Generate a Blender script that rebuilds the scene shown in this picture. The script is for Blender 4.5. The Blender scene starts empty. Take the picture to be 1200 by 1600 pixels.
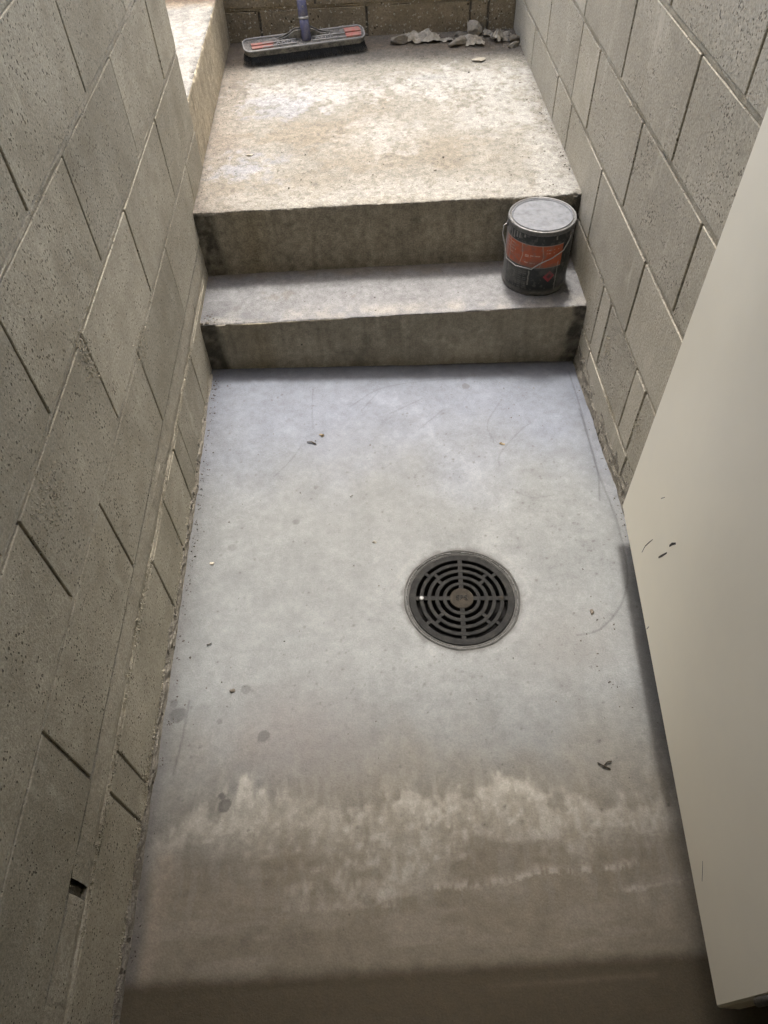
import bpy, bmesh, math, random
import numpy as np
from mathutils import Vector, Matrix, noise as mnoise

random.seed(7)
rng = np.random.default_rng(7)
scene = bpy.context.scene
COL = scene.collection
R = math.radians

# ------------------------------------------------------------------ camera
cam_d = bpy.data.cameras.new('camera')
cam = bpy.data.objects.new('camera', cam_d)
COL.objects.link(cam)
cam.location = (0.4702, -1.6661, 1.4168)
cam.rotation_euler = (0.66733314, 0.02963465, -0.04474272)
cam_d.sensor_fit = 'VERTICAL'
cam_d.sensor_height = 36.0
cam_d.sensor_width = 27.0
cam_d.lens = 25.605
cam_d.clip_start = 0.02
cam_d.clip_end = 2000
scene.camera = cam

# ------------------------------------------------------------------ sky, sun, exposure
SUN_EL, SUN_AZ = 69.5, 0.5        # degrees; azimuth measured from +Y towards -X
world = bpy.data.worlds.new('World')
scene.world = world
world.use_nodes = True
nt = world.node_tree
bg = nt.nodes['Background']
sky = nt.nodes.new('ShaderNodeTexSky')
sky.sky_type = 'NISHITA'
sky.sun_disc = False
sky.sun_elevation = R(SUN_EL)
sky.sun_rotation = R(-SUN_AZ)
sky.air_density = 1.0
sky.dust_density = 5.0
sky.ozone_density = 1.0
nt.links.new(sky.outputs[0], bg.inputs[0])
bg.inputs[1].default_value = 0.125

sun_d = bpy.data.lights.new('sun', 'SUN')
sun_d.energy = 1.4
sun_d.angle = R(8)
sun_d.color = (1.0, 0.97, 0.93)
sun = bpy.data.objects.new('sun', sun_d)
COL.objects.link(sun)
sd = Vector((-math.sin(R(SUN_AZ)) * math.cos(R(SUN_EL)), math.cos(R(SUN_AZ)) * math.cos(R(SUN_EL)), math.sin(R(SUN_EL))))
sun.rotation_euler = sd.to_track_quat('Z', 'Y').to_euler()
sun.location = sd * 6

vs = scene.view_settings
scene.display_settings.display_device = 'sRGB'
vs.view_transform = 'Standard'
vs.look = 'None'
vs.gamma = 1.0
vs.use_curve_mapping = False
vs.exposure = 2.15

scene.render.engine = 'CYCLES'
cy = scene.cycles
cy.use_denoising = True
cy.max_bounces = 6
cy.diffuse_bounces = 5
cy.glossy_bounces = 2
cy.use_adaptive_sampling = True
cy.adaptive_threshold = 0.03
cy.adaptive_min_samples = 20
cy.sample_clamp_indirect = 6.0

# ------------------------------------------------------------------ shared numbers (metres)
W = 1.0695          # clear width between the two block walls
H1 = 0.178          # first step
Y2 = 0.233          # second riser
H2 = 0.372          # landing
Y3 = 1.445          # back wall
H3 = 0.560          # step to the upper flight
YE = 0.485          # free end of the left wall
YT = -1.515         # door threshold
YF = -1.63          # outer face of the house wall

# ------------------------------------------------------------------ numpy noise
_T = rng.random((256, 256)).astype(np.float32)
def vnoise(x, y, seed=0):
    x = x + seed * 17.31; y = y + seed * 9.77
    xi = np.floor(x).astype(int); yi = np.floor(y).astype(int)
    fx = x - xi; fy = y - yi
    fx = fx * fx * fx * (fx * (fx * 6 - 15) + 10); fy = fy * fy * fy * (fy * (fy * 6 - 15) + 10)
    a = _T[xi & 255, yi & 255]; b = _T[(xi + 1) & 255, yi & 255]
    c = _T[xi & 255, (yi + 1) & 255]; d = _T[(xi + 1) & 255, (yi + 1) & 255]
    return (a * (1 - fx) + b * fx) * (1 - fy) + (c * (1 - fx) + d * fx) * fy
def fbm(x, y, s, o=4, seed=0):
    r = 0; a = 0.5; t = 0
    x = np.asarray(x, float); y = np.asarray(y, float)
    for k in range(o):
        r = r + a * vnoise(x * s, y * s, seed + k * 3); t += a; a *= 0.5; s *= 2.03
    return r / t
def sstep(a, b, v):
    t = np.clip((v - a) / (b - a), 0, 1)
    return t * t * (3 - 2 * t)
def gauss(d, w): return np.exp(-(d / w) ** 2)
def mixc(c, col, m): return c * (1 - m[:, None]) + np.array(col)[None, :] * m[:, None]
def seg_dist(x, y, pts):
    best = np.full(x.shape, 9.0)
    for (ax, ay), (bx, by) in zip(pts[:-1], pts[1:]):
        dx, dy = bx - ax, by - ay
        t = np.clip(((x - ax) * dx + (y - ay) * dy) / (dx * dx + dy * dy + 1e-12), 0, 1)
        best = np.minimum(best, np.hypot(x - ax - t * dx, y - ay - t * dy))
    return best
def smooth_poly(pts, n=6):
    P = np.array(pts, float); out = []
    Q = np.vstack([2 * P[0] - P[1], P, 2 * P[-1] - P[-2]])
    for i in range(1, len(Q) - 2):
        for k in range(n):
            t = k / n
            out.append(0.5 * (2 * Q[i] + (Q[i + 1] - Q[i - 1]) * t + (2 * Q[i - 1] - 5 * Q[i] + 4 * Q[i + 1] - Q[i + 2]) * t * t
                              + (-Q[i - 1] + 3 * Q[i] - 3 * Q[i + 1] + Q[i + 2]) * t ** 3))
    out.append(P[-1])
    return [tuple(p) for p in out]

# ------------------------------------------------------------------ materials
def nodes_of(name):
    m = bpy.data.materials.new(name); m.use_nodes = True
    t = m.node_tree
    return m, t, t.nodes['Principled BSDF']
def nd(t, typ, **kw):
    n = t.nodes.new(typ)
    for k, v in kw.items(): setattr(n, k, v)
    return n
def L(t, a, b): t.links.new(a, b)
def mapping(t, scale=(1, 1, 1), coord='Object'):
    tc = nd(t, 'ShaderNodeTexCoord'); mp = nd(t, 'ShaderNodeMapping')
    mp.inputs['Scale'].default_value = scale
    L(t, tc.outputs[coord], mp.inputs[0]); return mp.outputs[0]
def tnoise(t, vec, scale, detail=4, rough=0.55, dist=0.0):
    n = nd(t, 'ShaderNodeTexNoise'); n.inputs['Scale'].default_value = scale
    n.inputs['Detail'].default_value = detail; n.inputs['Roughness'].default_value = rough
    n.inputs['Distortion'].default_value = dist
    L(t, vec, n.inputs['Vector']); return n.outputs['Fac']
def ramp(t, src, stops):
    r = nd(t, 'ShaderNodeValToRGB'); e = r.color_ramp.elements
    while len(e) < len(stops): e.new(0.5)
    for q, (p, c) in zip(e, stops):
        q.position = p; q.color = (c, c, c, 1) if isinstance(c, (int, float)) else (*c, 1)
    L(t, src, r.inputs[0]); return r.outputs[0]
def mixrgb(t, a, b, fac, mode='MIX'):
    n = nd(t, 'ShaderNodeMix', data_type='RGBA', blend_type=mode)
    for s, v in ((n.inputs[0], fac), (n.inputs[6], a), (n.inputs[7], b)):
        if hasattr(v, 'links'): L(t, v, s)
        elif isinstance(v, (int, float)): s.default_value = v if s is n.inputs[0] or s == n.inputs[0] else (v, v, v, 1)
        else: s.default_value = (*v, 1)
    return n.outputs[2]
def math_(t, op, a, b=None, c=None):
    n = nd(t, 'ShaderNodeMath', operation=op)
    for i, v in enumerate((a, b, c)):
        if v is None: continue
        if hasattr(v, 'links'): L(t, v, n.inputs[i])
        else: n.inputs[i].default_value = v
    return n.outputs[0]
def bump(t, h, strength, dist, normal=None):
    b = nd(t, 'ShaderNodeBump'); b.inputs['Strength'].default_value = strength
    b.inputs['Distance'].default_value = dist
    L(t, h, b.inputs['Height'])
    if normal is not None: L(t, normal, b.inputs['Normal'])
    return b.outputs[0]

def block_material(name, dark, light, pit=0.35, rnd=0.16, stretch=(1, 1, 0.8), pit_scale=150, relief=0.0016, grime=0.0):
    m, t, b = nodes_of(name)
    v = mapping(t); vstr = mapping(t, stretch)
    big = tnoise(t, v, 3.1, 2, 0.6)
    mid = tnoise(t, v, 22, 2, 0.65)
    sand = tnoise(t, v, 190, 2, 0.8)
    c = mixrgb(t, dark, light, ramp(t, math_(t, 'ADD', math_(t, 'MULTIPLY', big, 0.6), math_(t, 'MULTIPLY', mid, 0.4)), [(0.36, 0), (0.66, 1)]))
    info = nd(t, 'ShaderNodeObjectInfo')
    k = math_(t, 'ADD', math_(t, 'MULTIPLY', info.outputs['Random'], rnd), 1 - rnd / 2)
    c = mixrgb(t, c, k, 1.0, 'MULTIPLY')
    c = mixrgb(t, c, ramp(t, sand, [(0.3, 0.72), (0.7, 1.2)]), 1.0, 'MULTIPLY')
    # pores: scattered voids of different size, densest in patches
    vo = nd(t, 'ShaderNodeTexVoronoi'); vo.inputs['Scale'].default_value = pit_scale; vo.inputs['Randomness'].default_value = 1.0
    L(t, vstr, vo.inputs['Vector'])
    sel = nd(t, 'ShaderNodeSeparateColor'); L(t, vo.outputs['Color'], sel.inputs[0])
    patch = mid
    size = math_(t, 'MULTIPLY', math_(t, 'SUBTRACT', math_(t, 'ADD', sel.outputs[0], math_(t, 'MULTIPLY', patch, 0.9)), 1.27 - pit * 0.5), 1.25)
    pore = ramp(t, math_(t, 'SUBTRACT', size, vo.outputs['Distance']), [(0.0, 0), (0.13, 1)])
    vo2 = nd(t, 'ShaderNodeTexVoronoi'); vo2.inputs['Scale'].default_value = pit_scale * 0.42
    L(t, vstr, vo2.inputs['Vector'])
    sel2 = nd(t, 'ShaderNodeSeparateColor'); L(t, vo2.outputs['Color'], sel2.inputs[0])
    size2 = math_(t, 'MULTIPLY', math_(t, 'SUBTRACT', sel2.outputs[1], 0.955), 5.0)
    pore2 = ramp(t, math_(t, 'SUBTRACT', size2, vo2.outputs['Distance']), [(0.0, 0), (0.1, 1)])
    pores = math_(t, 'MAXIMUM', pore, pore2)
    c = mixrgb(t, c, (dark[0] * 0.22, dark[1] * 0.21, dark[2] * 0.20), math_(t, 'MULTIPLY', pores, 0.8))
    # pale rubs and lime dust
    rub = ramp(t, tnoise(t, mapping(t, (1, 1, 0.35)), 11, 3, 0.75), [(0.60, 0), (0.76, 1)])
    c = mixrgb(t, c, (light[0] * 1.35, light[1] * 1.36, light[2] * 1.38), math_(t, 'MULTIPLY', rub, 0.5))
    if grime:
        g = ramp(t, tnoise(t, v, 5, 3, 0.7), [(0.45, 0), (0.7, 1)])
        c = mixrgb(t, c, (dark[0] * 0.5, dark[1] * 0.48, dark[2] * 0.42), math_(t, 'MULTIPLY', g, grime))
    L(t, c, b.inputs['Base Color'])
    b.inputs['Roughness'].default_value = 0.93
    b.inputs['Specular IOR Level'].default_value = 0.2
    h = math_(t, 'SUBTRACT', sand, math_(t, 'MULTIPLY', pore, 1.1))
    L(t, bump(t, h, 0.85, relief), b.inputs['Normal'])
    return m

def paint_material(name, grain=(0.88, 1.12), gscale=330, relief=0.0006, rough=(0.75, 0.9), speck=0.5, spec=0.3, speck_col=(0.10, 0.09, 0.075), speck_cut=0.955, vs_=95):
    """concrete whose stains are stored per vertex; the nodes add grain, specks and fine relief"""
    m, t, b = nodes_of(name)
    at = nd(t, 'ShaderNodeAttribute', attribute_name='Col')
    v = mapping(t)
    g1 = tnoise(t, v, gscale, 2, 0.75); g2 = tnoise(t, v, gscale * 0.22, 3, 0.7)
    c = mixrgb(t, at.outputs['Color'], ramp(t, g1, [(0.3, grain[0]), (0.7, grain[1])]), 1.0, 'MULTIPLY')
    c = mixrgb(t, c, ramp(t, g2, [(0.3, 1 - (1 - grain[0]) * 0.8), (0.7, 1 + (grain[1] - 1) * 0.8)]), 1.0, 'MULTIPLY')
    vo = nd(t, 'ShaderNodeTexVoronoi'); vo.inputs['Scale'].default_value = vs_
    L(t, v, vo.inputs['Vector'])
    sel = nd(t, 'ShaderNodeSeparateColor'); L(t, vo.outputs['Color'], sel.inputs[0])
    cl = tnoise(t, v, 7, 2, 0.6)
    sz = math_(t, 'MULTIPLY', math_(t, 'SUBTRACT', math_(t, 'ADD', sel.outputs[0], math_(t, 'MULTIPLY', math_(t, 'SUBTRACT', cl, 0.5), 0.35)), speck_cut), 2.6)
    sp = ramp(t, math_(t, 'SUBTRACT', sz, vo.outputs['Distance']), [(0.0, 0), (0.06, 1)])
    c = mixrgb(t, c, speck_col, math_(t, 'MULTIPLY', sp, speck))
    L(t, c, b.inputs['Base Color'])
    L(t, ramp(t, g2, [(0.3, rough[0]), (0.7, rough[1])]), b.inputs['Roughness'])
    b.inputs['Specular IOR Level'].default_value = spec
    h = math_(t, 'ADD', g1, math_(t, 'MULTIPLY', g2, 1.6))
    L(t, bump(t, h, 0.8, relief), b.inputs['Normal'])
    return m

def plain_material(name, col, rough=0.6, metallic=0.0, var=0.12, scale=40, relief=0.0, spec=0.4, dust=None, dust_amt=0.0, dust_scale=18, detail_scale=260):
    m, t, b = nodes_of(name)
    v = mapping(t)
    n1 = tnoise(t, v, scale, 3, 0.65); n2 = tnoise(t, v, detail_scale, 1, 0.65)
    c = mixrgb(t, col, ramp(t, n1, [(0.3, 1 - var), (0.7, 1 + var)]), 1.0, 'MULTIPLY')
    if dust is not None:
        d = ramp(t, math_(t, 'ADD', math_(t, 'MULTIPLY', tnoise(t, v, dust_scale, 4, 0.75), 0.75), math_(t, 'MULTIPLY', n2, 0.25)), [(0.62 - dust_amt * 0.35, 0), (0.80 - dust_amt * 0.3, 1)])
        c = mixrgb(t, c, dust, math_(t, 'MULTIPLY', d, 0.85))
        rr = mixrgb(t, rough, 0.95, d)
        L(t, rr, b.inputs['Roughness'])
    else:
        L(t, ramp(t, n1, [(0.3, max(0.0, rough - 0.06)), (0.7, min(1, rough + 0.06))]), b.inputs['Roughness'])
    L(t, c, b.inputs['Base Color'])
    b.inputs['Metallic'].default_value = metallic
    b.inputs['Specular IOR Level'].default_value = spec
    if relief:
        L(t, bump(t, math_(t, 'ADD', n1, math_(t, 'MULTIPLY', n2, 0.5)), 0.8, relief), b.inputs['Normal'])
    return m

M = {}
M['block_left'] = block_material('block_left', (0.332, 0.305, 0.230), (0.445, 0.414, 0.322), pit=0.30, pit_scale=235, grime=0.4, relief=0.0014, rnd=0.26)
M['block_right'] = block_material('block_right', (0.362, 0.336, 0.264), (0.466, 0.436, 0.352), pit=0.42, pit_scale=225, relief=0.0014, rnd=0.2, grime=0.15)
M['block_back'] = block_material('block_back', (0.185, 0.150, 0.096), (0.285, 0.238, 0.160), pit=0.2, relief=0.006, pit_scale=110)
M['mortar'] = block_material('mortar', (0.325, 0.298, 0.226), (0.44, 0.408, 0.318), pit=0.15, rnd=0.1, pit_scale=200, relief=0.002, grime=0.35)
M['mortar_dark'] = block_material('mortar_dark', (0.11, 0.098, 0.078), (0.17, 0.152, 0.122), pit=0.2, rnd=0.05)
M['fillet'] = block_material('fillet', (0.17, 0.155, 0.122), (0.27, 0.25, 0.205), pit=0.55, rnd=0.1, pit_scale=95, relief=0.004)
M['floor'] = paint_material('floor_screed', grain=(0.84, 1.13), gscale=300, relief=0.0006, rough=(0.62, 0.82), speck=0.7, speck_cut=0.962)
M['step'] = paint_material('step_concrete', grain=(0.76, 1.2), gscale=260, relief=0.0016, speck=0.85, speck_cut=0.95, vs_=70, speck_col=(0.03, 0.027, 0.02))
M['landing'] = paint_material('landing_concrete', grain=(0.66, 1.26), gscale=240, relief=0.0035, rough=(0.85, 0.95), speck=0.75, speck_cut=0.935, speck_col=(0.11, 0.085, 0.06))
M['door'] = plain_material('door_paint', (0.78, 0.745, 0.61), 0.45, var=0.025, scale=7, relief=0.0003, detail_scale=350)
M['scuff'] = plain_material('scuff', (0.035, 0.03, 0.025), 0.8)
M['iron'] = plain_material('grate_iron', (0.012, 0.0118, 0.011), 0.75, metallic=0.0, var=0.35, scale=60, relief=0.0005, spec=0.12, dust=(0.030, 0.029, 0.0255), dust_amt=0.36, dust_scale=30)
M['iron_hub'] = plain_material('hub_iron', (0.017, 0.014, 0.010), 0.75, metallic=0.0, var=0.3, scale=90, relief=0.0005, spec=0.12, dust=(0.042, 0.036, 0.028), dust_amt=0.5, dust_scale=60)
M['pit'] = plain_material('drain_pipe', (0.018, 0.017, 0.016), 0.8)
M['collar'] = plain_material('drain_collar', (0.045, 0.044, 0.040), 0.85, var=0.4, scale=45, relief=0.0015)
M['screw'] = plain_material('screw', (0.19, 0.19, 0.185), 0.5, metallic=0.3, var=0.1)
M['black'] = plain_material('black', (0.01, 0.01, 0.01), 0.8)
M['wire'] = plain_material('wire', (0.36, 0.36, 0.35), 0.45, metallic=0.5, var=0.15)
M['can_rim'] = plain_material('can_rim', (0.14, 0.14, 0.135), 0.45, metallic=0.5, var=0.3, scale=90, dust=(0.16, 0.157, 0.146), dust_amt=0.4, dust_scale=40)
M['can_lid'] = plain_material('can_lid', (0.095, 0.10, 0.108), 0.6, metallic=0.1, var=0.3, scale=70, relief=0.0004, dust=(0.160, 0.163, 0.168), dust_amt=0.5, dust_scale=26)
M['handle_wood'] = plain_material('handle_wood', (0.20, 0.17, 0.13), 0.75, var=0.3, scale=50, dust=(0.36, 0.33, 0.28), dust_amt=0.4, dust_scale=40)
M['broom_grey'] = plain_material('broom_grey', (0.045, 0.045, 0.042), 0.6, var=0.25, scale=50, dust=(0.25, 0.238, 0.208), dust_amt=0.66, dust_scale=48)
M['broom_edge'] = plain_material('broom_edge', (0.25, 0.248, 0.235), 0.6, var=0.15, scale=60, dust=(0.36, 0.34, 0.29), dust_amt=0.3, dust_scale=50)
M['broom_pink'] = plain_material('broom_pink', (0.40, 0.135, 0.105), 0.6, var=0.12, scale=50, dust=(0.32, 0.25, 0.21), dust_amt=0.6, dust_scale=45)
M['broom_blue'] = plain_material('broom_blue', (0.085, 0.088, 0.155), 0.5, var=0.2, scale=50, dust=(0.22, 0.215, 0.225), dust_amt=0.4, dust_scale=45)
M['bristle'] = plain_material('bristle', (0.010, 0.011, 0.0105), 0.7, var=0.4, scale=80, dust=(0.12, 0.12, 0.10), dust_amt=0.2, dust_scale=70)
M['rubble'] = plain_material('rubble', (0.29, 0.264, 0.21), 0.9, var=0.25, scale=70, relief=0.002, detail_scale=300)
M['rubble_dark'] = plain_material('rubble_dark', (0.20, 0.178, 0.138), 0.9, var=0.25, scale=70, relief=0.002)
M['paper'] = plain_material('paper', (0.36, 0.33, 0.265), 0.85, var=0.35, scale=60, relief=0.002)
M['twig'] = plain_material('twig', (0.045, 0.036, 0.025), 0.8, var=0.3)
M['leaf'] = plain_material('leaf', (0.16, 0.125, 0.075), 0.75, var=0.3, scale=120)
M['grit'] = plain_material('grit', (0.075, 0.064, 0.05), 0.9, var=0.5, scale=30)
M['grit_pale'] = plain_material('grit_pale', (0.26, 0.245, 0.21), 0.9, var=0.4, scale=30)
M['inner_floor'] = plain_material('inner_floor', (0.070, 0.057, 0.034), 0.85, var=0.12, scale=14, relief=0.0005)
M['inner_wall'] = plain_material('inner_wall', (0.42, 0.37, 0.28), 0.8, var=0.04, scale=4)
M['render_wall'] = plain_material('house_render', (0.68, 0.62, 0.50), 0.85, var=0.08, scale=6, relief=0.001)
M['soffit'] = plain_material('soffit', (0.74, 0.69, 0.58), 0.85, var=0.08, scale=4)
M['soil'] = plain_material('soil', (0.30, 0.255, 0.19), 0.95, var=0.3, scale=6, relief=0.01)
M['can_body'] = None

# ------------------------------------------------------------------ mesh helpers
def tag(o, label=None, cat=None, group=None, kind=None):
    if label: o['label'] = label
    if cat: o['category'] = cat
    if group: o['group'] = group
    if kind: o['kind'] = kind
    return o
def thing(name, loc, label, cat, group=None):
    o = bpy.data.objects.new(name, None)
    o.empty_display_size = 0.05
    COL.objects.link(o); o.location = loc
    return tag(o, label, cat, group)
def child_of(o, parent):
    o.parent = parent
    p = Vector(parent.location); q = parent.parent
    while q is not None:
        p += Vector(q.location); q = q.parent
    o.matrix_parent_inverse = Matrix.Translation(-p)
def mesh_obj(name, verts, faces, mat, parent=None, smooth=False, col=None):
    me = bpy.data.meshes.new(name)
    me.from_pydata([tuple(v) for v in verts] if not isinstance(verts, np.ndarray) else verts.tolist(), [], faces)
    if col is not None:
        a = me.color_attributes.new('Col', 'FLOAT_COLOR', 'POINT')
        rgba = np.ones((len(verts), 4), np.float32); rgba[:, :3] = col
        a.data.foreach_set('color', rgba.ravel())
    if smooth: me.polygons.foreach_set('use_smooth', np.ones(len(me.polygons), bool))
    if mat is not None: me.materials.append(M[mat] if isinstance(mat, str) else mat)
    me.update()
    o = bpy.data.objects.new(name, me); COL.objects.link(o)
    if parent is not None: child_of(o, parent)
    return o
def grid_faces(n, m, wrap=False):
    """n rows, m columns"""
    i = np.arange((n - 1) * (m - 1)); r = i // (m - 1); c = i % (m - 1)
    a = r * m + c
    f = np.stack([a, a + 1, a + m + 1, a + m], 1)
    if wrap:
        r = np.arange(n - 1); a = r * m + m - 1
        f = np.vstack([f, np.stack([a, r * m, (r + 1) * m, a + m], 1)])
    return f.tolist()
def bevel_box(x0, x1, y0, y1, z0, z1, b=0.003, jit=0.0):
    V = []; idx = {}
    for sx in (0, 1):
        for sy in (0, 1):
            for sz in (0, 1):
                p = [(x0, x1)[sx], (y0, y1)[sy], (z0, z1)[sz]]
                j = [random.uniform(-jit, jit) for _ in range(3)]
                for a in range(3):
                    q = list(p)
                    for k, s in enumerate((sx, sy, sz)):
                        if k != a: q[k] += b if s == 0 else -b
                        q[k] += j[k]
                    idx[(sx, sy, sz, a)] = len(V); V.append(q)
    Fc = []
    for a in range(3):
        o1, o2 = [k for k in range(3) if k != a]
        for s in (0, 1):
            loop = []
            for u, w in ((0, 0), (1, 0), (1, 1), (0, 1)):
                k = [0, 0, 0]; k[a] = s; k[o1] = u; k[o2] = w; loop.append(idx[(*k, a)])
            Fc.append(loop)
        for u in (0, 1):
            for w in (0, 1):
                k1 = [0, 0, 0]; k1[o1] = u; k1[o2] = w; k2 = list(k1); k2[a] = 1
                Fc.append([idx[(*k1, o1)], idx[(*k2, o1)], idx[(*k2, o2)], idx[(*k1, o2)]])
    for sx in (0, 1):
        for sy in (0, 1):
            for sz in (0, 1): Fc.append([idx[(sx, sy, sz, k)] for k in range(3)])
    cen = Vector(((x0 + x1) / 2, (y0 + y1) / 2, (z0 + z1) / 2)); out = []
    for f in Fc:
        a, b2, c2 = Vector(V[f[0]]), Vector(V[f[1]]), Vector(V[f[2]])
        n = (b2 - a).cross(c2 - a); mid = sum((Vector(V[i]) for i in f), Vector()) / len(f)
        out.append(f if n.dot(mid - cen) > 0 else f[::-1])
    return V, out
def add(parts):
    V, Fc = [], []
    for v, f in parts:
        o = len(V); V += [tuple(p) for p in v]; Fc += [[i + o for i in q] for q in f]
    return V, Fc
def box(name, x0, x1, y0, y1, z0, z1, mat, parent=None, b=0.003, jit=0.0):
    return mesh_obj(name, *bevel_box(x0, x1, y0, y1, z0, z1, b, jit), mat, parent)
def tube(pts, rad, seg=8, cap=True):
    pts = [Vector(p) for p in pts]; V, Fc = [], []
    rads = rad if isinstance(rad, (list, tuple)) else [rad] * len(pts)
    up = None
    for i, p in enumerate(pts):
        d = (pts[min(i + 1, len(pts) - 1)] - pts[max(i - 1, 0)]).normalized()
        if up is None:
            up = d.orthogonal().normalized()
        else:
            up = (up - d * up.dot(d)).normalized()
        w = d.cross(up)
        for k in range(seg):
            a = 2 * math.pi * k / seg
            V.append(p + (up * math.cos(a) + w * math.sin(a)) * rads[i])
    for i in range(len(pts) - 1):
        for k in range(seg):
            a = i * seg + k; b = i * seg + (k + 1) % seg
            Fc.append([a, b, b + seg, a + seg])
    if cap:
        Fc.append(list(range(seg))[::-1]); Fc.append([(len(pts) - 1) * seg + k for k in range(seg)])
    return V, Fc
def lathe(prof, seg=64, cx=0, cy=0, close=False):
    V, Fc = [], []
    for r, z in prof:
        for k in range(seg):
            a = 2 * math.pi * k / seg; V.append((cx + r * math.cos(a), cy + r * math.sin(a), z))
    n = len(prof)
    for i in range(n if close else n - 1):
        j = (i + 1) % n
        for k in range(seg):
            k2 = (k + 1) % seg
            Fc.append([i * seg + k, i * seg + k2, j * seg + k2, j * seg + k])
    return V, Fc
def arc_bar(r0, r1, a0, a1, z0, z1, seg):
    """a curved bar of rectangular section (closed)"""
    V, Fc = [], []
    full = abs(a1 - a0) >= 2 * math.pi - 1e-6
    n = seg if full else seg + 1
    b = min(0.0012, (r1 - r0) * 0.25)
    prof = [(r0, z0), (r1, z0), (r1, z1 - b), (r1 - b, z1), (r0 + b, z1), (r0, z1 - b)]
    for i in range(n):
        a = a0 + (a1 - a0) * i / seg
        for r, z in prof: V.append((r * math.cos(a), r * math.sin(a), z))
    P = len(prof)
    for i in range(seg):
        j = (i + 1) % n
        for k in range(P):
            k2 = (k + 1) % P
            Fc.append([i * P + k, i * P + k2, j * P + k2, j * P + k][::-1])
    if not full: Fc.append(list(range(P))); Fc.append([(n - 1) * P + k for k in range(P)][::-1])
    return V, Fc

# ================================================================== THE SETTING
# ------------------------------------------------------------------ lower floor (screed with stains)
DC = (0.643, -0.805)       # drain centre
DR_IN = 0.1275             # hole in the screed
UP = [(-0.02, -1.32), (0.023, -1.276), (0.119, -1.223), (0.183, -1.181), (0.203, -1.204), (0.289, -1.22), (0.314, -1.254), (0.447, -1.246), (0.509, -1.23), (0.643, -1.225), (0.696, -1.2), (0.749, -1.245), (0.866, -1.263), (0.99, -1.25), (1.09, -1.283)]
LO = [(-0.02, -1.39), (0.029, -1.352), (0.091, -1.296), (0.151, -1.304), (0.257, -1.321), (0.304, -1.355), (0.395, -1.386), (0.464, -1.379), (0.532, -1.372), (0.606, -1.328), (0.698, -1.335), (0.788, -1.348), (0.862, -1.328), (1.023, -1.3), (1.09, -1.29)]
BANDS = [([(0.259, -1.379), (0.305, -1.368), (0.453, -1.373), (0.469, -1.385)], [(0.259, -1.422), (0.328, -1.423), (0.395, -1.419), (0.439, -1.418), (0.469, -1.44)], 0.55),
         ([(0.532, -1.377), (0.622, -1.387), (0.727, -1.367), (0.853, -1.368), (0.9, -1.365)], [(0.532, -1.398), (0.62, -1.402), (0.724, -1.385), (0.849, -1.385), (0.9, -1.377)], 0.8),
         ([(0.838, -1.408), (0.89, -1.401), (0.978, -1.39)], [(0.838, -1.418), (0.886, -1.418), (0.978, -1.402)], 0.6)]
SCR = [[(0.297, -0.097), (0.294, -0.171), (0.299, -0.251)], [(0.4, -0.173), (0.493, -0.099), (0.642, -0.07), (0.735, -0.066)], [(0.432, -0.189), (0.479, -0.119)], [(0.506, -0.207), (0.605, -0.147)], [(0.583, -0.272), (0.66, -0.193)], [(0.817, -0.177), (0.774, -0.257), (0.782, -0.33)], [(0.893, -0.259), (0.859, -0.288), (0.793, -0.37), (0.785, -0.415)], [(0.816, -0.506), (0.852, -0.527), (0.908, -0.521)], [(0.266, -0.316), (0.242, -0.36), (0.202, -0.413)]]
TROWEL = [[(1.041, -0.048), (1.042, -0.194), (1.034, -0.388), (1.034, -0.483), (1.041, -0.607), (1.034, -0.729), (1.02, -0.795), (0.986, -0.857), (0.933, -0.905), (0.881, -0.917)], [(1.038, -0.209), (1.034, -0.433), (1.015, -0.545)], [(0.052, -1.02), (0.048, -1.10), (0.040, -1.17)]]
ARC = [(0.40, -0.10), (0.566, -0.191), (0.657, -0.344), (0.741, -0.484), (0.754, -0.567), (0.72, -0.64)]
SPOTS = [(0.033, -1.051, 0.0165, 0.55), (0.022, -1.022, 0.008, 0.4), (0.211, -1.104, 0.0125, 0.6), (0.146, -1.236, 0.012, 0.75), (0.139, -1.218, 0.007, 0.7), (0.261, -0.564, 0.0085, 0.5), (0.108, -0.633, 0.010, 0.3), (0.307, -0.458, 0.006, 0.5), (0.733, -0.101, 0.0115, 0.5),
         (0.120, -1.068, 0.006, 0.45), (0.168, -1.0, 0.010, 0.5), (0.128, -0.575, 0.004, 0.5), (0.43, -0.50, 0.006, 0.25)]

def floor_z(x, y):
    return (0.5 - x / W) * 0.040 * sstep(-0.65, 0.0, y)

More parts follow.
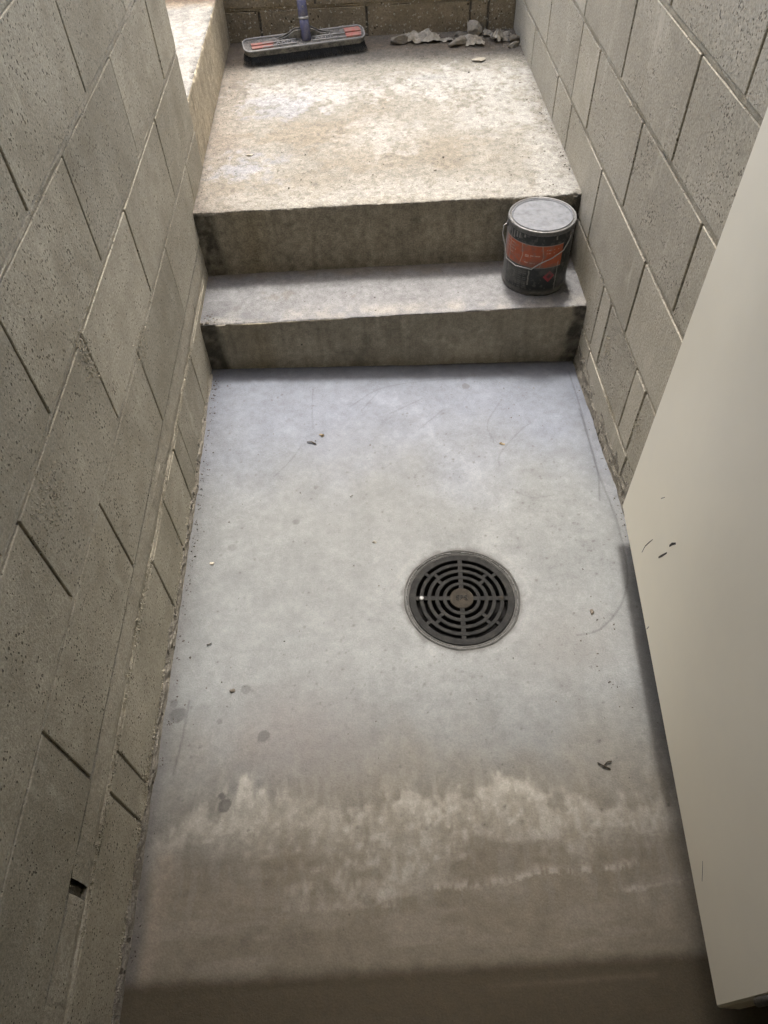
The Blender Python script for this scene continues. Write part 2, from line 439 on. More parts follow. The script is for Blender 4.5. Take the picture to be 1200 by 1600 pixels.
def build_floor():
    st = 0.003
    xs = np.arange(-0.02, W + 0.0205, st); ys = np.arange(YT - 0.16, 0.0121, st)
    X, Y = np.meshgrid(xs, ys); m = len(xs); n = len(ys)
    x = X.ravel(); y = Y.ravel()
    z = floor_z(x, y) + (fbm(x, y, 4, 3, 1) - 0.5) * 0.004 + (fbm(x, y, 26, 3, 2) - 0.5) * 0.0008
    z = z - 0.0005 * gauss(np.hypot(x - DC[0], y - DC[1]), 0.2)
    # rounded nosing at the threshold
    z = z - 0.003 * sstep(YT + 0.018, YT - 0.020, y)
    w1 = (fbm(x, y, 5, 4, 11) - 0.5); w2 = (fbm(x, y, 17, 4, 12) - 0.5); w3 = (fbm(x, y, 55, 3, 13) - 0.5)
    cool = np.array([0.116, 0.126, 0.148]); mid = np.array([0.132, 0.136, 0.132]); brown = np.array([0.188, 0.168, 0.128])  # cool: bluish-grey coat, with some of the sky's blue put into its colour
    t1 = sstep(-0.08, -0.62, y + w1 * 0.35); t2 = sstep(-1.05, -1.42, y + w1 * 0.22 + w2 * 0.08)
    c = cool[None] * (1 - t1[:, None]) + mid[None] * t1[:, None]
    c = c * (1 - t2[:, None]) + brown[None] * t2[:, None]
    # trowelled clouds
    c = c * (1 + w1 * 0.18 + w2 * 0.22 + w3 * 0.26)[:, None]
    # sweeping trowel marks
    ra = random.Random(31); tm = np.zeros_like(x)
    for _ in range(70):
        cx_, cy_, r_ = ra.uniform(-0.3, 1.4), ra.uniform(-1.7, 0.3), ra.uniform(0.25, 0.75)
        a0 = ra.uniform(-3.1, 3.1); dr = np.hypot(x - cx_, y - cy_) - r_
        da_ = np.abs((np.arctan2(y - cy_, x - cx_) - a0 + np.pi) % (2 * np.pi) - np.pi)
        tm += ra.choice((-1, 1)) * gauss(dr, ra.uniform(0.002, 0.012)) * sstep(ra.uniform(0.25, 0.6), 0.1, da_)
    c = c * (1 + 0.055 * np.clip(tm + 0 * w3, -1.5, 1.5) * (0.5 + fbm(x, y, 60, 2, 61)))[:, None]; z = z + 0.00012 * np.clip(tm, -1.5, 1.5)
    sw = fbm(x * 1.0 + w1 * 0.4, y * 2.6 + w1 * 0.5, 9, 4, 21) - 0.5
    c = c * (1 + sw * 0.14)[:, None]
    # mauve blotch
    c = mixc(c, (0.15, 0.133, 0.122), 0.5 * gauss(np.hypot((x - 0.26) / 1.6, (y + 1.12)) + w2 * 0.05, 0.10))
    c = mixc(c, (0.115, 0.109, 0.10), 0.45 * gauss(np.hypot((x - 0.88) / 1.3, (y + 0.93)) + w2 * 0.08, 0.10))
    # arc where the second coat stops
    da = seg_dist(x, y, smooth_poly(ARC))
    c = c * (1 + 0.10 * gauss(da, 0.028) * (0.6 + w2 * 2))[:, None]
    # lime bloom, brushed towards the threshold
    drip = fbm(x * 1.6 + w3 * 0.02, y * 0.5, 16, 4, 31) - 0.5
    drip2 = fbm(x * 3.0 + w2 * 0.03, y * 0.6, 45, 3, 33) - 0.5
    up = np.interp(x, [p[0] for p in UP], [p[1] for p in UP]) + drip * 0.05 + w3 * 0.03 + w2 * 0.02
    lo = np.interp(x, [p[0] for p in LO], [p[1] for p in LO]) + w2 * 0.045 + drip * 0.035
    mott = fbm(x * 1.2 + w1 * 0.05, y * 0.9, 80, 3, 35)
    brush = fbm(x * 2.6 + w2 * 0.04 + w1 * 0.05, y * 0.6, 34, 4, 36)      # brushed towards the threshold
    sweep = fbm(x * 0.7 + w1 * 0.2, y * 3.2, 16, 4, 37)                    # and dragged sideways
    env = sstep(-0.012, 0.040, up - y + w3 * 0.025 + w2 * 0.02 + (brush - 0.5) * 0.05) * sstep(-0.03, 0.035, y - lo + w3 * 0.03 + (sweep - 0.5) * 0.06)
    rim = gauss(up - y - 0.02, 0.022)
    dens = np.interp(x, [0, 0.12, 0.2, 0.3, 0.45, 0.72, 0.8, 0.95, 1.07], [0.25, 0.45, 0.55, 0.6, 0.8, 1.0, 0.75, 0.55, 0.3])
    al = env * np.clip(dens * (0.76 + 0.55 * (brush - 0.45) + 0.75 * (mott - 0.5) + 0.7 * (sweep - 0.5) + 0.9 * w1) + 0.4 * rim * dens, 0, 0.92)
    bloom = (0.335, 0.322, 0.277)
    c = mixc(c, bloom, al)
    c = mixc(c, (0.42, 0.407, 0.355), np.clip(env * dens * sstep(0.48, 0.70, mott + (brush - 0.5) * 0.3 + w1 * 0.4), 0, 1) * 0.5)
    # faint wash above and below the main band
    c = mixc(c, (0.24, 0.23, 0.20), 0.3 * sstep(-1.12, -1.22, y) * sstep(-1.47, -1.40, y) * sstep(0.48, 0.68, brush))
    for bu, bl, k in BANDS:
        u = np.interp(x, [p[0] for p in bu], [p[1] for p in bu]) + drip * 0.02
        l = np.interp(x, [p[0] for p in bl], [p[1] for p in bl]) + drip2 * 0.014
        ins = (x > bu[0][0] + w2 * .02) & (x < bu[-1][0] + w2 * .02)
        mk = sstep(-0.004, 0.012, u - y) * sstep(-0.0015, 0.002, y - l) * ins
        edge = gauss(y - l - 0.004, 0.007) * mk * np.clip(0.6 + drip2 * 2.5 + w3 * 2, 0, 1.2)
        c = mixc(c, (0.36, 0.342, 0.292), np.clip(1.25 * k * (mk * (0.35 + drip2 * 1.2 + w3) + edge * 0.6), 0, 0.8))
    # haze of dried slurry below the bloom
    hz = fbm(x * 0.6, y * 3.0, 11, 5, 41)
    c = mixc(c, (0.25, 0.228, 0.185), 0.5 * sstep(0.52, 0.72, hz) * sstep(-1.34, -1.42, y))
    # slurry trail in the left corner
    tr = seg_dist(x, y, [(0.05, -1.33), (0.045, -1.42), (0.03, -1.53)]) + w3 * 0.02
    c = mixc(c, (0.27, 0.235, 0.185), 0.6 * gauss(tr, 0.02))
    # darker edge along the left wall, paler trowelled strip along the right wall
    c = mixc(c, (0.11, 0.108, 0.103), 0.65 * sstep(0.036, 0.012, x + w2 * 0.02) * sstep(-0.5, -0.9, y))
    c = mixc(c, (0.14, 0.14, 0.143), 0.4 * sstep(0.03, 0.0, x + w2 * 0.02) * (1 - sstep(-0.5, -0.9, y)))
    line = smooth_poly(TROWEL[0])
    xr = np.interp(y, [p[1] for p in TROWEL[0][:7]][::-1], [p[0] for p in TROWEL[0][:7]][::-1])
    strip = sstep(0.0, 0.004, x - xr) * sstep(-0.80, -0.70, y)
    c = c * (1 + 0.10 * strip * (0.7 + w2))[:, None]; z = z + 0.0008 * strip
    for tl in TROWEL:
        d = seg_dist(x, y, smooth_poly(tl)); g = gauss(d, 0.0022)
        c = c * (1 - 0.34 * g)[:, None]; z = z - 0.0006 * g
    for s in SCR:
        d = seg_dist(x, y, smooth_poly(s)); c = c * (1 - 0.22 * gauss(d, 0.0018))[:, None]
    for sx, sy, sr, k in SPOTS:
        d = np.hypot(x - sx, (y - sy)) / sr + (fbm(x, y, 90, 2, int(sr * 9999) % 50) - 0.5) * 0.45
        c = mixc(c, (0.055, 0.054, 0.05), k * sstep(1.12, 0.92, d))
    # random specks and wear
    for _ in range(420):
        sx, sy = random.uniform(0.03, W - 0.03), random.uniform(-1.3, -0.05)
        if random.random() < 0.45: sx, sy = random.choice(((random.gauss(0.45, 0.12), random.gauss(-0.95, 0.09)), (random.gauss(0.90, 0.07), random.gauss(-0.60, 0.12)), (random.gauss(0.60, 0.15), random.gauss(-0.40, 0.10))))
        sr = random.uniform(0.0013, 0.0030)
        near = np.flatnonzero((abs(x - sx) < 0.009) & (abs(y - sy) < 0.009))
        if len(near):
            d = np.hypot(x[near] - sx, y[near] - sy)
            c[near] = mixc(c[near], (0.045, 0.042, 0.036), random.uniform(0.4, 0.85) * gauss(d, sr))
    # worn ring round the drain
    rr = np.hypot(x - DC[0], y - DC[1])
    c = mixc(c, (0.06, 0.058, 0.053), 0.75 * sstep(0.143, 0.131, rr + w2 * 0.010 + w3 * 0.010))
    c = mixc(c, (0.18, 0.18, 0.172), 0.35 * gauss(rr - 0.152, 0.006) * np.clip(0.4 + w2 * 3, 0, 1))
    z = z - 0.0025 * sstep(0.160, 0.127, rr)
    # dark line painted for the gap where the floor coat meets the first riser
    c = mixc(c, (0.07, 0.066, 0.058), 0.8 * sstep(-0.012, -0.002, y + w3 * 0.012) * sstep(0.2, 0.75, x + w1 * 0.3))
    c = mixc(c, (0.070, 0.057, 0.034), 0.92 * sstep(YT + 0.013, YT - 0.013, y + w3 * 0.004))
    c = mixc(c, (0.17, 0.145, 0.10), 0.3 * gauss(seg_dist(x, y, [(0.60, YT - 0.030), (0.88, YT - 0.026)]) + w3 * 0.004, 0.004) * sstep(0.5, 0.75, x))
    c = np.clip(c, 0.01, 0.8)
    keep = rr > DR_IN - 0.004
    V = np.stack([x, y, z], 1)
    f = np.array(grid_faces(n, m)); f = f[keep[f].all(1)]
    # threshold lip downwards
    lip = np.arange(m); o = len(V)
    V2 = V[:m].copy(); V2[:, 2] = -0.06; V2[:, 1] -= 0.004
    V = np.vstack([V, V2]); c = np.vstack([c, c[:m]])
    lf = np.stack([lip[:-1], lip[1:], o + lip[1:], o + lip[:-1]], 1)[:, ::-1]
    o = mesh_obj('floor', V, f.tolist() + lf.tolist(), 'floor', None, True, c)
    tag(o, kind='structure')
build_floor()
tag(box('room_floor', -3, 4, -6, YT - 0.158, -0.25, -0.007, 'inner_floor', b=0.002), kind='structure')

# ------------------------------------------------------------------ concrete steps and landing
def concrete_col(x, s, seed, top):
    """base colours of cast concrete; s = distance along the section"""
    w1 = fbm(x, s, 6, 4, seed) - 0.5; w2 = fbm(x, s, 23, 4, seed + 1) - 0.5
    return w1, w2

def step_mesh(name, yf, yb, z0, z1, seed, parent=None, top_fn=None, riser_fn=None, nose=0.004, chip=1.0):
    """tread + riser as one swept sheet: section runs from the foot of the riser up, round the nosing and back"""
    xs = np.arange(-0.008, W + 0.0081, 0.004)
    nr = int((z1 - z0) / 0.005); sec = [(0.0, z0 + (z1 - z0 - nose) * i / nr) for i in range(nr + 1)]
    for k in range(1, 6):
        a = k / 5 * math.pi / 2; sec.append((nose * (1 - math.cos(a)), z1 - nose + nose * math.sin(a)))
    nt_ = int((yb - yf) / 0.006)
    sec += [(nose + (yb - yf - nose) * i / nt_, z1) for i in range(1, nt_ + 1)]
    sec = np.array(sec); n = len(sec); m = len(xs)
    ln = np.concatenate([[0], np.cumsum(np.hypot(*np.diff(sec, axis=0).T))])
    X = np.tile(xs, n); S_ = np.repeat(ln, m); dy = np.repeat(sec[:, 0], m); z = np.repeat(sec[:, 1], m)
    y = yf + dy
    isr = np.repeat(np.arange(n) <= nr, m)
    nl = ln[nr + 2]
    # chipped arris
    ed = np.abs(S_ - nl)
    ch = np.clip(fbm(X, np.zeros_like(X), 11, 5, seed + 5) - 0.60, 0, 1) * 0.022 * chip + np.clip(fbm(X, S_, 120, 2, seed + 6) - 0.5, 0, 1) * 0.005
    ch = ch + 0.022 * sstep(W - 0.05, W - 0.01, X) * np.clip(fbm(X, S_, 60, 3, seed + 16) - 0.25, 0, 1)
    cut = ch * gauss(ed, 0.008)
    z = z - cut * 0.8; y = y + cut * 0.9
    y = y + np.where(isr, (fbm(X, S_, 7, 4, seed + 7) - 0.5) * 0.004, 0)
    z = z + np.where(~isr, (fbm(X, S_, 6, 4, seed + 8) - 0.5) * 0.006 + (fbm(X, S_, 40, 3, seed + 9) - 0.5) * 0.0016, 0)
    w1 = fbm(X, S_, 6, 4, seed) - 0.5; w2 = fbm(X, S_, 24, 4, seed + 1) - 0.5; w3 = fbm(X, S_, 75, 3, seed + 2) - 0.5
    streak = fbm(X * 5, S_ * 0.5, 14, 4, seed + 3) - 0.5
    hr = (z - z0) / (z1 - z0)
    cr = np.array([0.320, 0.290, 0.228])[None] * (1 + w1 * 0.5 + w2 * 0.35 + streak * 0.5 + w3 * 0.25)[:, None]
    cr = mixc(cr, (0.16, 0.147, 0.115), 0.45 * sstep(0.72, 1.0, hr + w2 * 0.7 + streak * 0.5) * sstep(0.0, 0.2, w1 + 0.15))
    cr = mixc(cr, (0.235, 0.185, 0.10), 0.35 * gauss(np.hypot((X - 0.15) / 0.05, (hr - 0.4)), 1.0))
    cr = riser_fn(cr, X, hr, w1, w2, w3) if riser_fn else cr
    ct = top_fn(X, y, w1, w2, w3)
    c = np.where(isr[:, None], cr, ct)
    V = np.stack([X, y, z], 1)
    return mesh_obj(name, V, grid_faces(n, m), 'step' if top_fn is tread_top else 'landing', parent, True, np.clip(c, 0.008, 0.8))

def bitumen(c, X, hr, w1, w2, w3):
    """black damp-proof paint brushed on the ends of the riser"""
    l = sstep(0.066, 0.036, X + w2 * 0.025 + w3 * 0.012 - 0.012 * (1 - hr)); r = sstep(W - 0.042, W - 0.014, X + w2 * 0.03 + 0.020 * (1 - hr) * 1.4)
    c = mixc(c, (0.048, 0.044, 0.035), np.clip((0.68 + w2 * 1.2 + w3) * l, 0, 0.9)); c = mixc(c, (0.042, 0.040, 0.035), np.clip((0.72 + w2 * 1.2 + w3) * r, 0, 0.9))
    return c
def bitumen_foot_gap(c, X, hr, w1, w2, w3):
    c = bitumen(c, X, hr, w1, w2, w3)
    f = sstep(0.13, 0.05, hr + w2 * 0.12 - 0.06 * sstep(0.2, 0.9, X))  # dark base line painted for the gap between riser and floor
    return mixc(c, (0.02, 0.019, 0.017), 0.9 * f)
def tread_top(X, Y, w1, w2, w3):
    c = np.array([0.142, 0.142, 0.143])[None] * (1 + w1 * 0.35 + w2 * 0.3 + w3 * 0.35)[:, None]
    c = mixc(c, (0.17, 0.143, 0.108), 0.6 * sstep(0.05, 0.0, Y2 - Y + w2 * 0.05) + 0.0 * X)
    c = mixc(c, (0.25, 0.232, 0.195), 0.5 * gauss(Y - 0.02, 0.03) * np.clip(0.5 + w2 * 3, 0, 1))
    d = np.hypot(X - 0.099, Y - 0.068) + w3 * 0.003
    c = mixc(c, (0.10, 0.098, 0.093), 0.7 * sstep(0.0135, 0.0105, d))
    for sx, sy, sr in ((0.20, 0.105, 0.02), (0.235, 0.118, 0.022), (0.17, 0.13, 0.012), (0.43, 0.1, 0.012)):
        d = np.hypot(X - sx, Y - sy) + w3 * 0.03 + w2 * 0.03
        c = mixc(c, (0.12, 0.11, 0.095), 0.5 * sstep(sr, sr * 0.3, d))
    return c
def blob(X, Y, cx, cy, rx, ry, w):
    return sstep(1.15, 0.35, np.hypot((X - cx) / rx, (Y - cy) / ry) + w)
def landing_top(X, Y, w1, w2, w3):
    c = np.array([0.196, 0.184, 0.155])[None] * (1 + w1 * 0.35 + w2 * 0.35 + w3 * 0.30)[:, None]
    w = w1 * 1.0 + w2 * 1.4 + w3 * 0.8
    red = (0.158, 0.133, 0.106); br = (0.170, 0.146, 0.108); wh = (0.285, 0.279, 0.253); bl = (0.205, 0.211, 0.224)
    c = mixc(c, red, 0.75 * sstep(0.16, 0.02, X + w1 * 0.2 + w2 * 0.1) * (1 - 0.5 * blob(X, Y, 0.12, 0.46, 0.14, 0.12, w)))
    c = mixc(c, br, 0.75 * blob(X, Y, 0.34, 0.69, 0.24, 0.10, w)); c = mixc(c, br, 0.6 * blob(X, Y, 0.62, 0.53, 0.28, 0.13, w))
    c = mixc(c, br, 0.5 * blob(X, Y, 0.52, 0.86, 0.08, 0.12, w)); c = mixc(c, br, 0.4 * blob(X, Y, 0.2, 0.36, 0.3, 0.1, w))
    c = mixc(c, wh, 0.9 * blob(X, Y, 0.29, 0.96, 0.24, 0.13, w)); c = mixc(c, wh, 0.9 * blob(X, Y, 0.82, 1.00, 0.30, 0.14, w))
    c = mixc(c, wh, 0.65 * blob(X, Y, 0.92, 0.80, 0.22, 0.2, w)); c = mixc(c, wh, 0.55 * blob(X, Y, 0.55, 0.63, 0.13, 0.14, w))
    c = mixc(c, wh, 0.55 * blob(X, Y, 1.02, 0.45, 0.08, 0.4, w * 0.7)); c = mixc(c, wh, 0.4 * blob(X, Y, 0.6, 0.29, 0.6, 0.07, w))
    c = mixc(c, bl, 0.7 * blob(X, Y, 0.13, 0.47, 0.11, 0.09, w)); c = mixc(c, bl, 0.55 * blob(X, Y, 0.2, 0.88, 0.14, 0.1, w))
    c = mixc(c, (0.2, 0.2, 0.19), 0.7 * blob(X, Y, 0.72, 1.045, 0.06, 0.025, w * 0.5))
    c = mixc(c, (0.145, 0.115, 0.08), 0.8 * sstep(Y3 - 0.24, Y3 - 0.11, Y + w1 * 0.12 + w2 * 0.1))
    flake = sstep(0.10, 0.2, w3 + w2 * 0.5)
    c = mixc(c, (0.11, 0.10, 0.08), 0.45 * flake)
    return c

st = thing('concrete_step', (W / 2, 0.0, 0.0), 'lower raw concrete step, the one that carries the paint can', 'step')
step_mesh('tread_and_riser', 0.0, Y2 + 0.02, -0.08, H1, 60, st, tread_top, bitumen_foot_gap)
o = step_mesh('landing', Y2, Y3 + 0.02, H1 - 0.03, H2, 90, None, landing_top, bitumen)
tag(o, kind='structure')

# step up to the upper flight on the left: riser in the plane of the left wall
def upper_step():
    ys = np.arange(YE - 0.03, Y3 + 0.01, 0.006)
    sec = [(0.0, H2 - 0.03 + (H3 - 0.006 - H2 + 0.03) * i / 34) for i in range(35)]
    sec += [(-0.006 * (1 - math.cos(k / 5 * math.pi / 2)), H3 - 0.006 + 0.006 * math.sin(k / 5 * math.pi / 2)) for k in range(1, 6)]
    sec += [(-0.006 - 0.008 * i, H3) for i in range(1, 60)] + [(-0.48 - 0.05 * i, H3) for i in range(1, 16)]
    sec = np.array(sec); n, m = len(sec), len(ys)
    ln = np.concatenate([[0], np.cumsum(np.hypot(*np.diff(sec, axis=0).T))])
    y = np.tile(ys, n); x = np.repeat(sec[:, 0], m); z = np.repeat(sec[:, 1], m); S_ = np.repeat(ln, m)
    isr = np.repeat(np.arange(n) < 36, m)
    w1 = fbm(y, S_, 6, 4, 140) - 0.5; w2 = fbm(y, S_, 24, 4, 141) - 0.5; w3 = fbm(y, S_, 75, 3, 142) - 0.5
    streak = fbm(y * 5, S_ * 0.5, 12, 4, 143) - 0.5
    cut = np.clip(fbm(y, 0 * y, 40, 3, 144) - 0.55, 0, 1) * 0.04 * gauss(S_ - ln[37], 0.008)
    x = x - cut - 0.002; z = z - cut + np.where(~isr, (fbm(y, S_, 30, 3, 145) - 0.5) * 0.004, 0)
    cr = np.array([0.44, 0.38, 0.265])[None] * (1 + w1 * 0.4 + w2 * 0.3 + streak * 0.4 + w3 * 0.2)[:, None]
    ct = np.array([0.24, 0.23, 0.203])[None] * (1 + w1 * 0.3 + w2 * 0.4 + w3 * 0.6)[:, None]
    ct = mixc(ct, (0.36, 0.27, 0.17), 0.85 * sstep(Y3 - 0.26, Y3 - 0.14, y + w2 * 0.1))
    c = np.where(isr[:, None], cr, ct)
    f = [q[::-1] for q in grid_faces(n, m)]
    s = thing('concrete_step', (-0.3, 0.95, H2), 'bright concrete step rising to the left of the landing, behind the left wall end', 'step')
    mesh_obj('tread_and_riser', np.stack([x, y, z], 1), f, 'landing', s, True, np.clip(c, 0.01, 0.8))
upper_step()

# ------------------------------------------------------------------ block walls
def joint_strip(name, axis, face, lo, hi, z0, z1, out, mat, parent, seed, amp=0.0016, back=0.03, st=0.008):
    """a smeared bed of mortar: a strip with an uneven face. axis 'x' = face looks along x (sign out), axis 'y' likewise"""
    n = max(2, int((hi - lo) / st)); us = np.linspace(lo, hi, n)
    e0 = (fbm(us, 0 * us, 14, 4, seed) - 0.5) * 0.012; e1 = (fbm(us, 0 * us, 14, 4, seed + 5) - 0.5) * 0.012
    rows = [(-back, z0 + e0 * 0), (-0.002, z0 + e0), (0.0, z0 + (z1 - z0) * 0.3 + e0 * 0.5), (0.0, z0 + (z1 - z0) * 0.7 + e1 * 0.5), (-0.002, z1 + e1), (-back, z1 + e1 * 0)]
    V = []
    for k, (d, zz) in enumerate(rows):
        off = face + out * d + (out * (fbm(us, us * 0 + k, 26, 3, seed + 9) - 0.5) * 2 * amp if 0 < k < 5 else 0)
        V.append(np.stack([off + 0 * us, us, zz + 0 * us], 1) if axis == 'x' else np.stack([us, off + 0 * us, zz + 0 * us], 1))
    V = np.vstack(V); f = grid_faces(len(rows), n)
    return mesh_obj(name, V, f, mat, parent)

def wall(name, label, loc, axis, face, out, thick, lo, hi, courses, mats, g=0.009, bed=0.012, recess=0.008, seed=0, jr=0.0018):
    """courses: (z0, z1, joint positions, lo, hi). One block per joint interval, all children of the wall"""
    t = thing(name, loc, label, 'wall')
    mb, mm, mc = mats
    for ci, (z0, z1, js, l, h) in enumerate(courses):
        l = lo if l is None else l; h = hi if h is None else h
        js = sorted([j for j in js if l + 0.03 < j < h - 0.03])
        edges = [l - g / 2] + js + [h + g / 2]
        for a, b in zip(edges[:-1], edges[1:]):
            a2, b2 = a + g / 2, b - g / 2
            p = random.uniform(-0.0006, 0.0006)
            f0, f1 = sorted((face + p, face - out * thick))
            if axis == 'x': v = bevel_box(f0, f1, a2, b2, z0 + bed / 2, z1 - bed / 2, 0.0013, 0.0006)
            else: v = bevel_box(a2, b2, f0, f1, z0 + bed / 2, z1 - bed / 2, 0.0013, 0.0006)
            mesh_obj('block', *v, mb, t)
        joint_strip('mortar_joint', axis, face - out * jr, l, h, z1 - bed / 2 - 0.001, z1 + bed / 2 + 0.001, out, mm, t, seed + ci * 7)
        c0, c1 = sorted((face - out * recess, face - out * (thick - 0.006)))
        if axis == 'x': box('mortar_core', c0, c1, l + 0.006, h - 0.006, z0 - 0.002, z1 + 0.002, mc, t, b=0.001)
        else: box('mortar_core', l + 0.006, h - 0.006, c0, c1, z0 - 0.002, z1 + 0.002, mc, t, b=0.001)
    return t

def series(first, pitch, lo, hi):
    k0 = math.ceil((lo - first) / pitch); k1 = math.floor((hi - first) / pitch)
    return [first + pitch * k + random.uniform(-0.004, 0.004) for k in range(k0, k1 + 1)]
cl = [(0.0, 0.205, [-1.265, -1.195, -0.805, -0.645, -0.49, -0.41, -0.16], None, 0.40)]
for k in range(5):
    z0 = 0.284 + 0.2 * k
    cl.append((z0, z0 + 0.2, series(-0.490 if k % 2 == 0 else -0.293, 0.389, YF, YE), None, None))
LW = wall('block_wall', 'grey concrete block wall on the left, ending free beside the landing', (-0.095, -0.6, 0), 'x', 0.0, 1, 0.19, YF, YE, cl, ('block_left', 'mortar', 'mortar_dark'), seed=200, g=0.0055, recess=0.0045, jr=0.0010)
# made-up course of mortar between the first and second course, broken once by a square hole
joint_strip('mortar_strip', 'x', -0.0012, YF, -1.428, 0.211, 0.278, 1, 'mortar', LW, 300, amp=0.0022)
joint_strip('mortar_strip', 'x', -0.0012, -1.409, 0.0, 0.211, 0.278, 1, 'mortar', LW, 310, amp=0.0022)
joint_strip('mortar_strip', 'x', -0.0012, 0.0, 0.42, 0.211, 0.278, 1, 'mortar', LW, 320, amp=0.0015)
box('mortar_core', -0.18, -0.011, YF, 0.42, 0.2, 0.29, 'mortar_dark', LW)

rc = [(-0.096, 0.104, [-1.3, -0.9, -0.5, -0.1, 0.3, 0.7, 1.1], None, None),
      (0.104, 0.304, [-1.28, -0.88, -0.487, -0.408, -0.168, -0.09, 0.3, 0.7, 1.1], None, None),
      (0.304, 0.504, [-1.48, -1.09, -0.69, -0.295, 0.109, 0.48, 0.68, 1.07], None, None),
      (0.504, 0.704, [-1.27, -0.88, -0.485, -0.087, 0.305, 0.497, 0.885, 1.28], None, None),
      (0.704, 0.904, [-1.46, -1.07, -0.68, -0.284, 0.11, 0.5, 0.9, 1.3], None, None),
      (0.904, 1.104, [-1.27, -0.88, -0.4836, -0.085, 0.31, 0.7, 1.1], None, None)]
for k in range(1):
    z0 = 1.104 + 0.2 * k
    rc.append((z0, z0 + 0.2, series(-0.284 if k % 2 == 0 else -0.485, 0.395, YF, 1.6), None, None))
RW = wall('block_wall', 'pale pitted concrete block wall on the right, behind the door', (W + 0.095, 0.0, 0), 'x', W, -1, 0.19, YF, Y3 + 0.19, rc, ('block_right', 'mortar', 'mortar_dark'), seed=400, g=0.008, recess=0.010)
bc = [(0.275, 0.475, [-0.66, -0.27, 0.121, 0.516, 0.901, 0.968], None, None), (0.475, 0.675, [-0.87, -0.47, -0.07, 0.33, 0.73, 1.02], None, None),
      (0.675, 0.875, [-0.66, -0.27, 0.121, 0.516, 0.901], None, None), (0.875, 1.075, [-0.87, -0.47, -0.07, 0.33, 0.73], None, None)]
BW = wall('block_wall', 'dark brown rough block wall closing the far end of the landing', (0, Y3 + 0.095, 0.3), 'y', Y3, -1, 0.19, -1.3, W - 0.002, bc, ('block_back', 'block_back', 'mortar_dark'), seed=500)

# rough mortar fillets at the foot of the side walls
def fillet(parent, x_wall, out, y0, y1, height, depth, seed, top_soft=0.3):
    ys = np.arange(y0, y1, 0.005); K = 12
    V = []
    for k in range(K):
        t = k / (K - 1)
        hh = height * (0.75 + 0.6 * (fbm(ys, ys * 0, 9, 4, seed) - 0.3)); dd = depth * (0.85 + 0.7 * (fbm(ys, ys * 0, 14, 4, seed + 3) - 0.4))
        z = hh * (1 - t ** 1.2); d = dd * (t ** 1.6) + (fbm(ys, ys * 0 + k * 0.31, 45, 3, seed + 6) - 0.5) * 0.010 * math.sin(math.pi * t)
        zz = z + floor_z(np.full_like(ys, x_wall), ys) * t - 0.004
        V.append(np.stack([x_wall + out * (d - 0.003), ys, zz], 1))
    V = np.vstack(V); f = grid_faces(K, len(ys))
    if out < 0: f = [q[::-1] for q in f]
    return mesh_obj('mortar_fillet', V, f, 'fillet', parent)
fillet(LW, 0.0, 1, YT - 0.08, -0.02, 0.050, 0.010, 610)
fillet(RW, W, -1, YT, -0.004, 0.095, 0.012, 640)

def wall_crumbs(parent, x_wall, out, lines, clusters, mat, seed):
    """crumbs of mortar stuck to the joints and eroded patches (far too many to count)"""
    rr = random.Random(seed); V, Fc = [], []
    oct_ = [(1, 0, 0), (-1, 0, 0), (0, 1, 0), (0, -1, 0), (0, 0, 1), (0, 0, -1)]
    fo = [(0, 2, 4), (2, 1, 4), (1, 3, 4), (3, 0, 4), (2, 0, 5), (1, 2, 5), (3, 1, 5), (0, 3, 5)]
    pts = []
    for z, y0, y1, n, sz in lines:
        for _ in range(n):
            y = rr.uniform(y0, y1)
            if mnoise.noise(Vector((y * 9, z * 7, seed))) < rr.uniform(-0.25, 0.45): continue
            pts.append((y, z + rr.gauss(0, 0.005), rr.uniform(0.5, 1) * sz))
    for y, z, ry, rz, n, sz in clusters:
        for _ in range(n): pts.append((rr.gauss(y, ry), rr.gauss(z, rz), rr.uniform(0.4, 1) * sz))
    for y, z, s in pts:
        o = len(V)
        for p in oct_:
            k = s * rr.uniform(0.6, 1.4)
            V.append((x_wall + out * (p[0] * k * 0.7 + 0.0004), y + p[1] * k, z + p[2] * k))
        Fc += [[i + o for i in f] for f in fo]
    o = mesh_obj('mortar_crumbs', V, Fc, mat, parent); o['kind'] = 'stuff'
wall_crumbs(LW, 0.0, 1, [(0.208, -1.55, -0.1, 1500, 0.0026), (0.284, -1.5, 0.2, 380, 0.0018), (0.484, -1.4, 0.4, 420, 0.0018), (0.684, -1.0, 0.4, 380, 0.0018), (0.884, -0.7, 0.3, 280, 0.0018), (0.03, -1.5, -0.05, 1500, 0.0028)],
            [(-0.700, 0.655, 0.018, 0.030, 260, 0.0024), (-0.455, 0.470, 0.030, 0.018, 260, 0.0024), (-0.99, 0.63, 0.035, 0.022, 300, 0.0026), (-0.90, 0.215, 0.06, 0.006, 200, 0.003), (0.08, 0.40, 0.05, 0.03, 160, 0.002), (-1.2, 0.03, 0.06, 0.02, 200, 0.003)], 'mortar', 81)
wall_crumbs(RW, W, -1, [(0.104, -0.75, 0.0, 700, 0.0028), (0.304, -0.6, 0.3, 400, 0.002), (0.504, -0.5, 1.3, 420, 0.0018), (0.704, -0.5, 0.9, 320, 0.0018)],
            [(-0.50, 0.20, 0.018, 0.02, 150, 0.0024), (-0.21, 0.20, 0.015, 0.012, 80, 0.0024), (0.60, 0.45, 0.10, 0.03, 120, 0.002)], 'mortar', 82)
rr_ = random.Random(83); V_, F_ = [], []
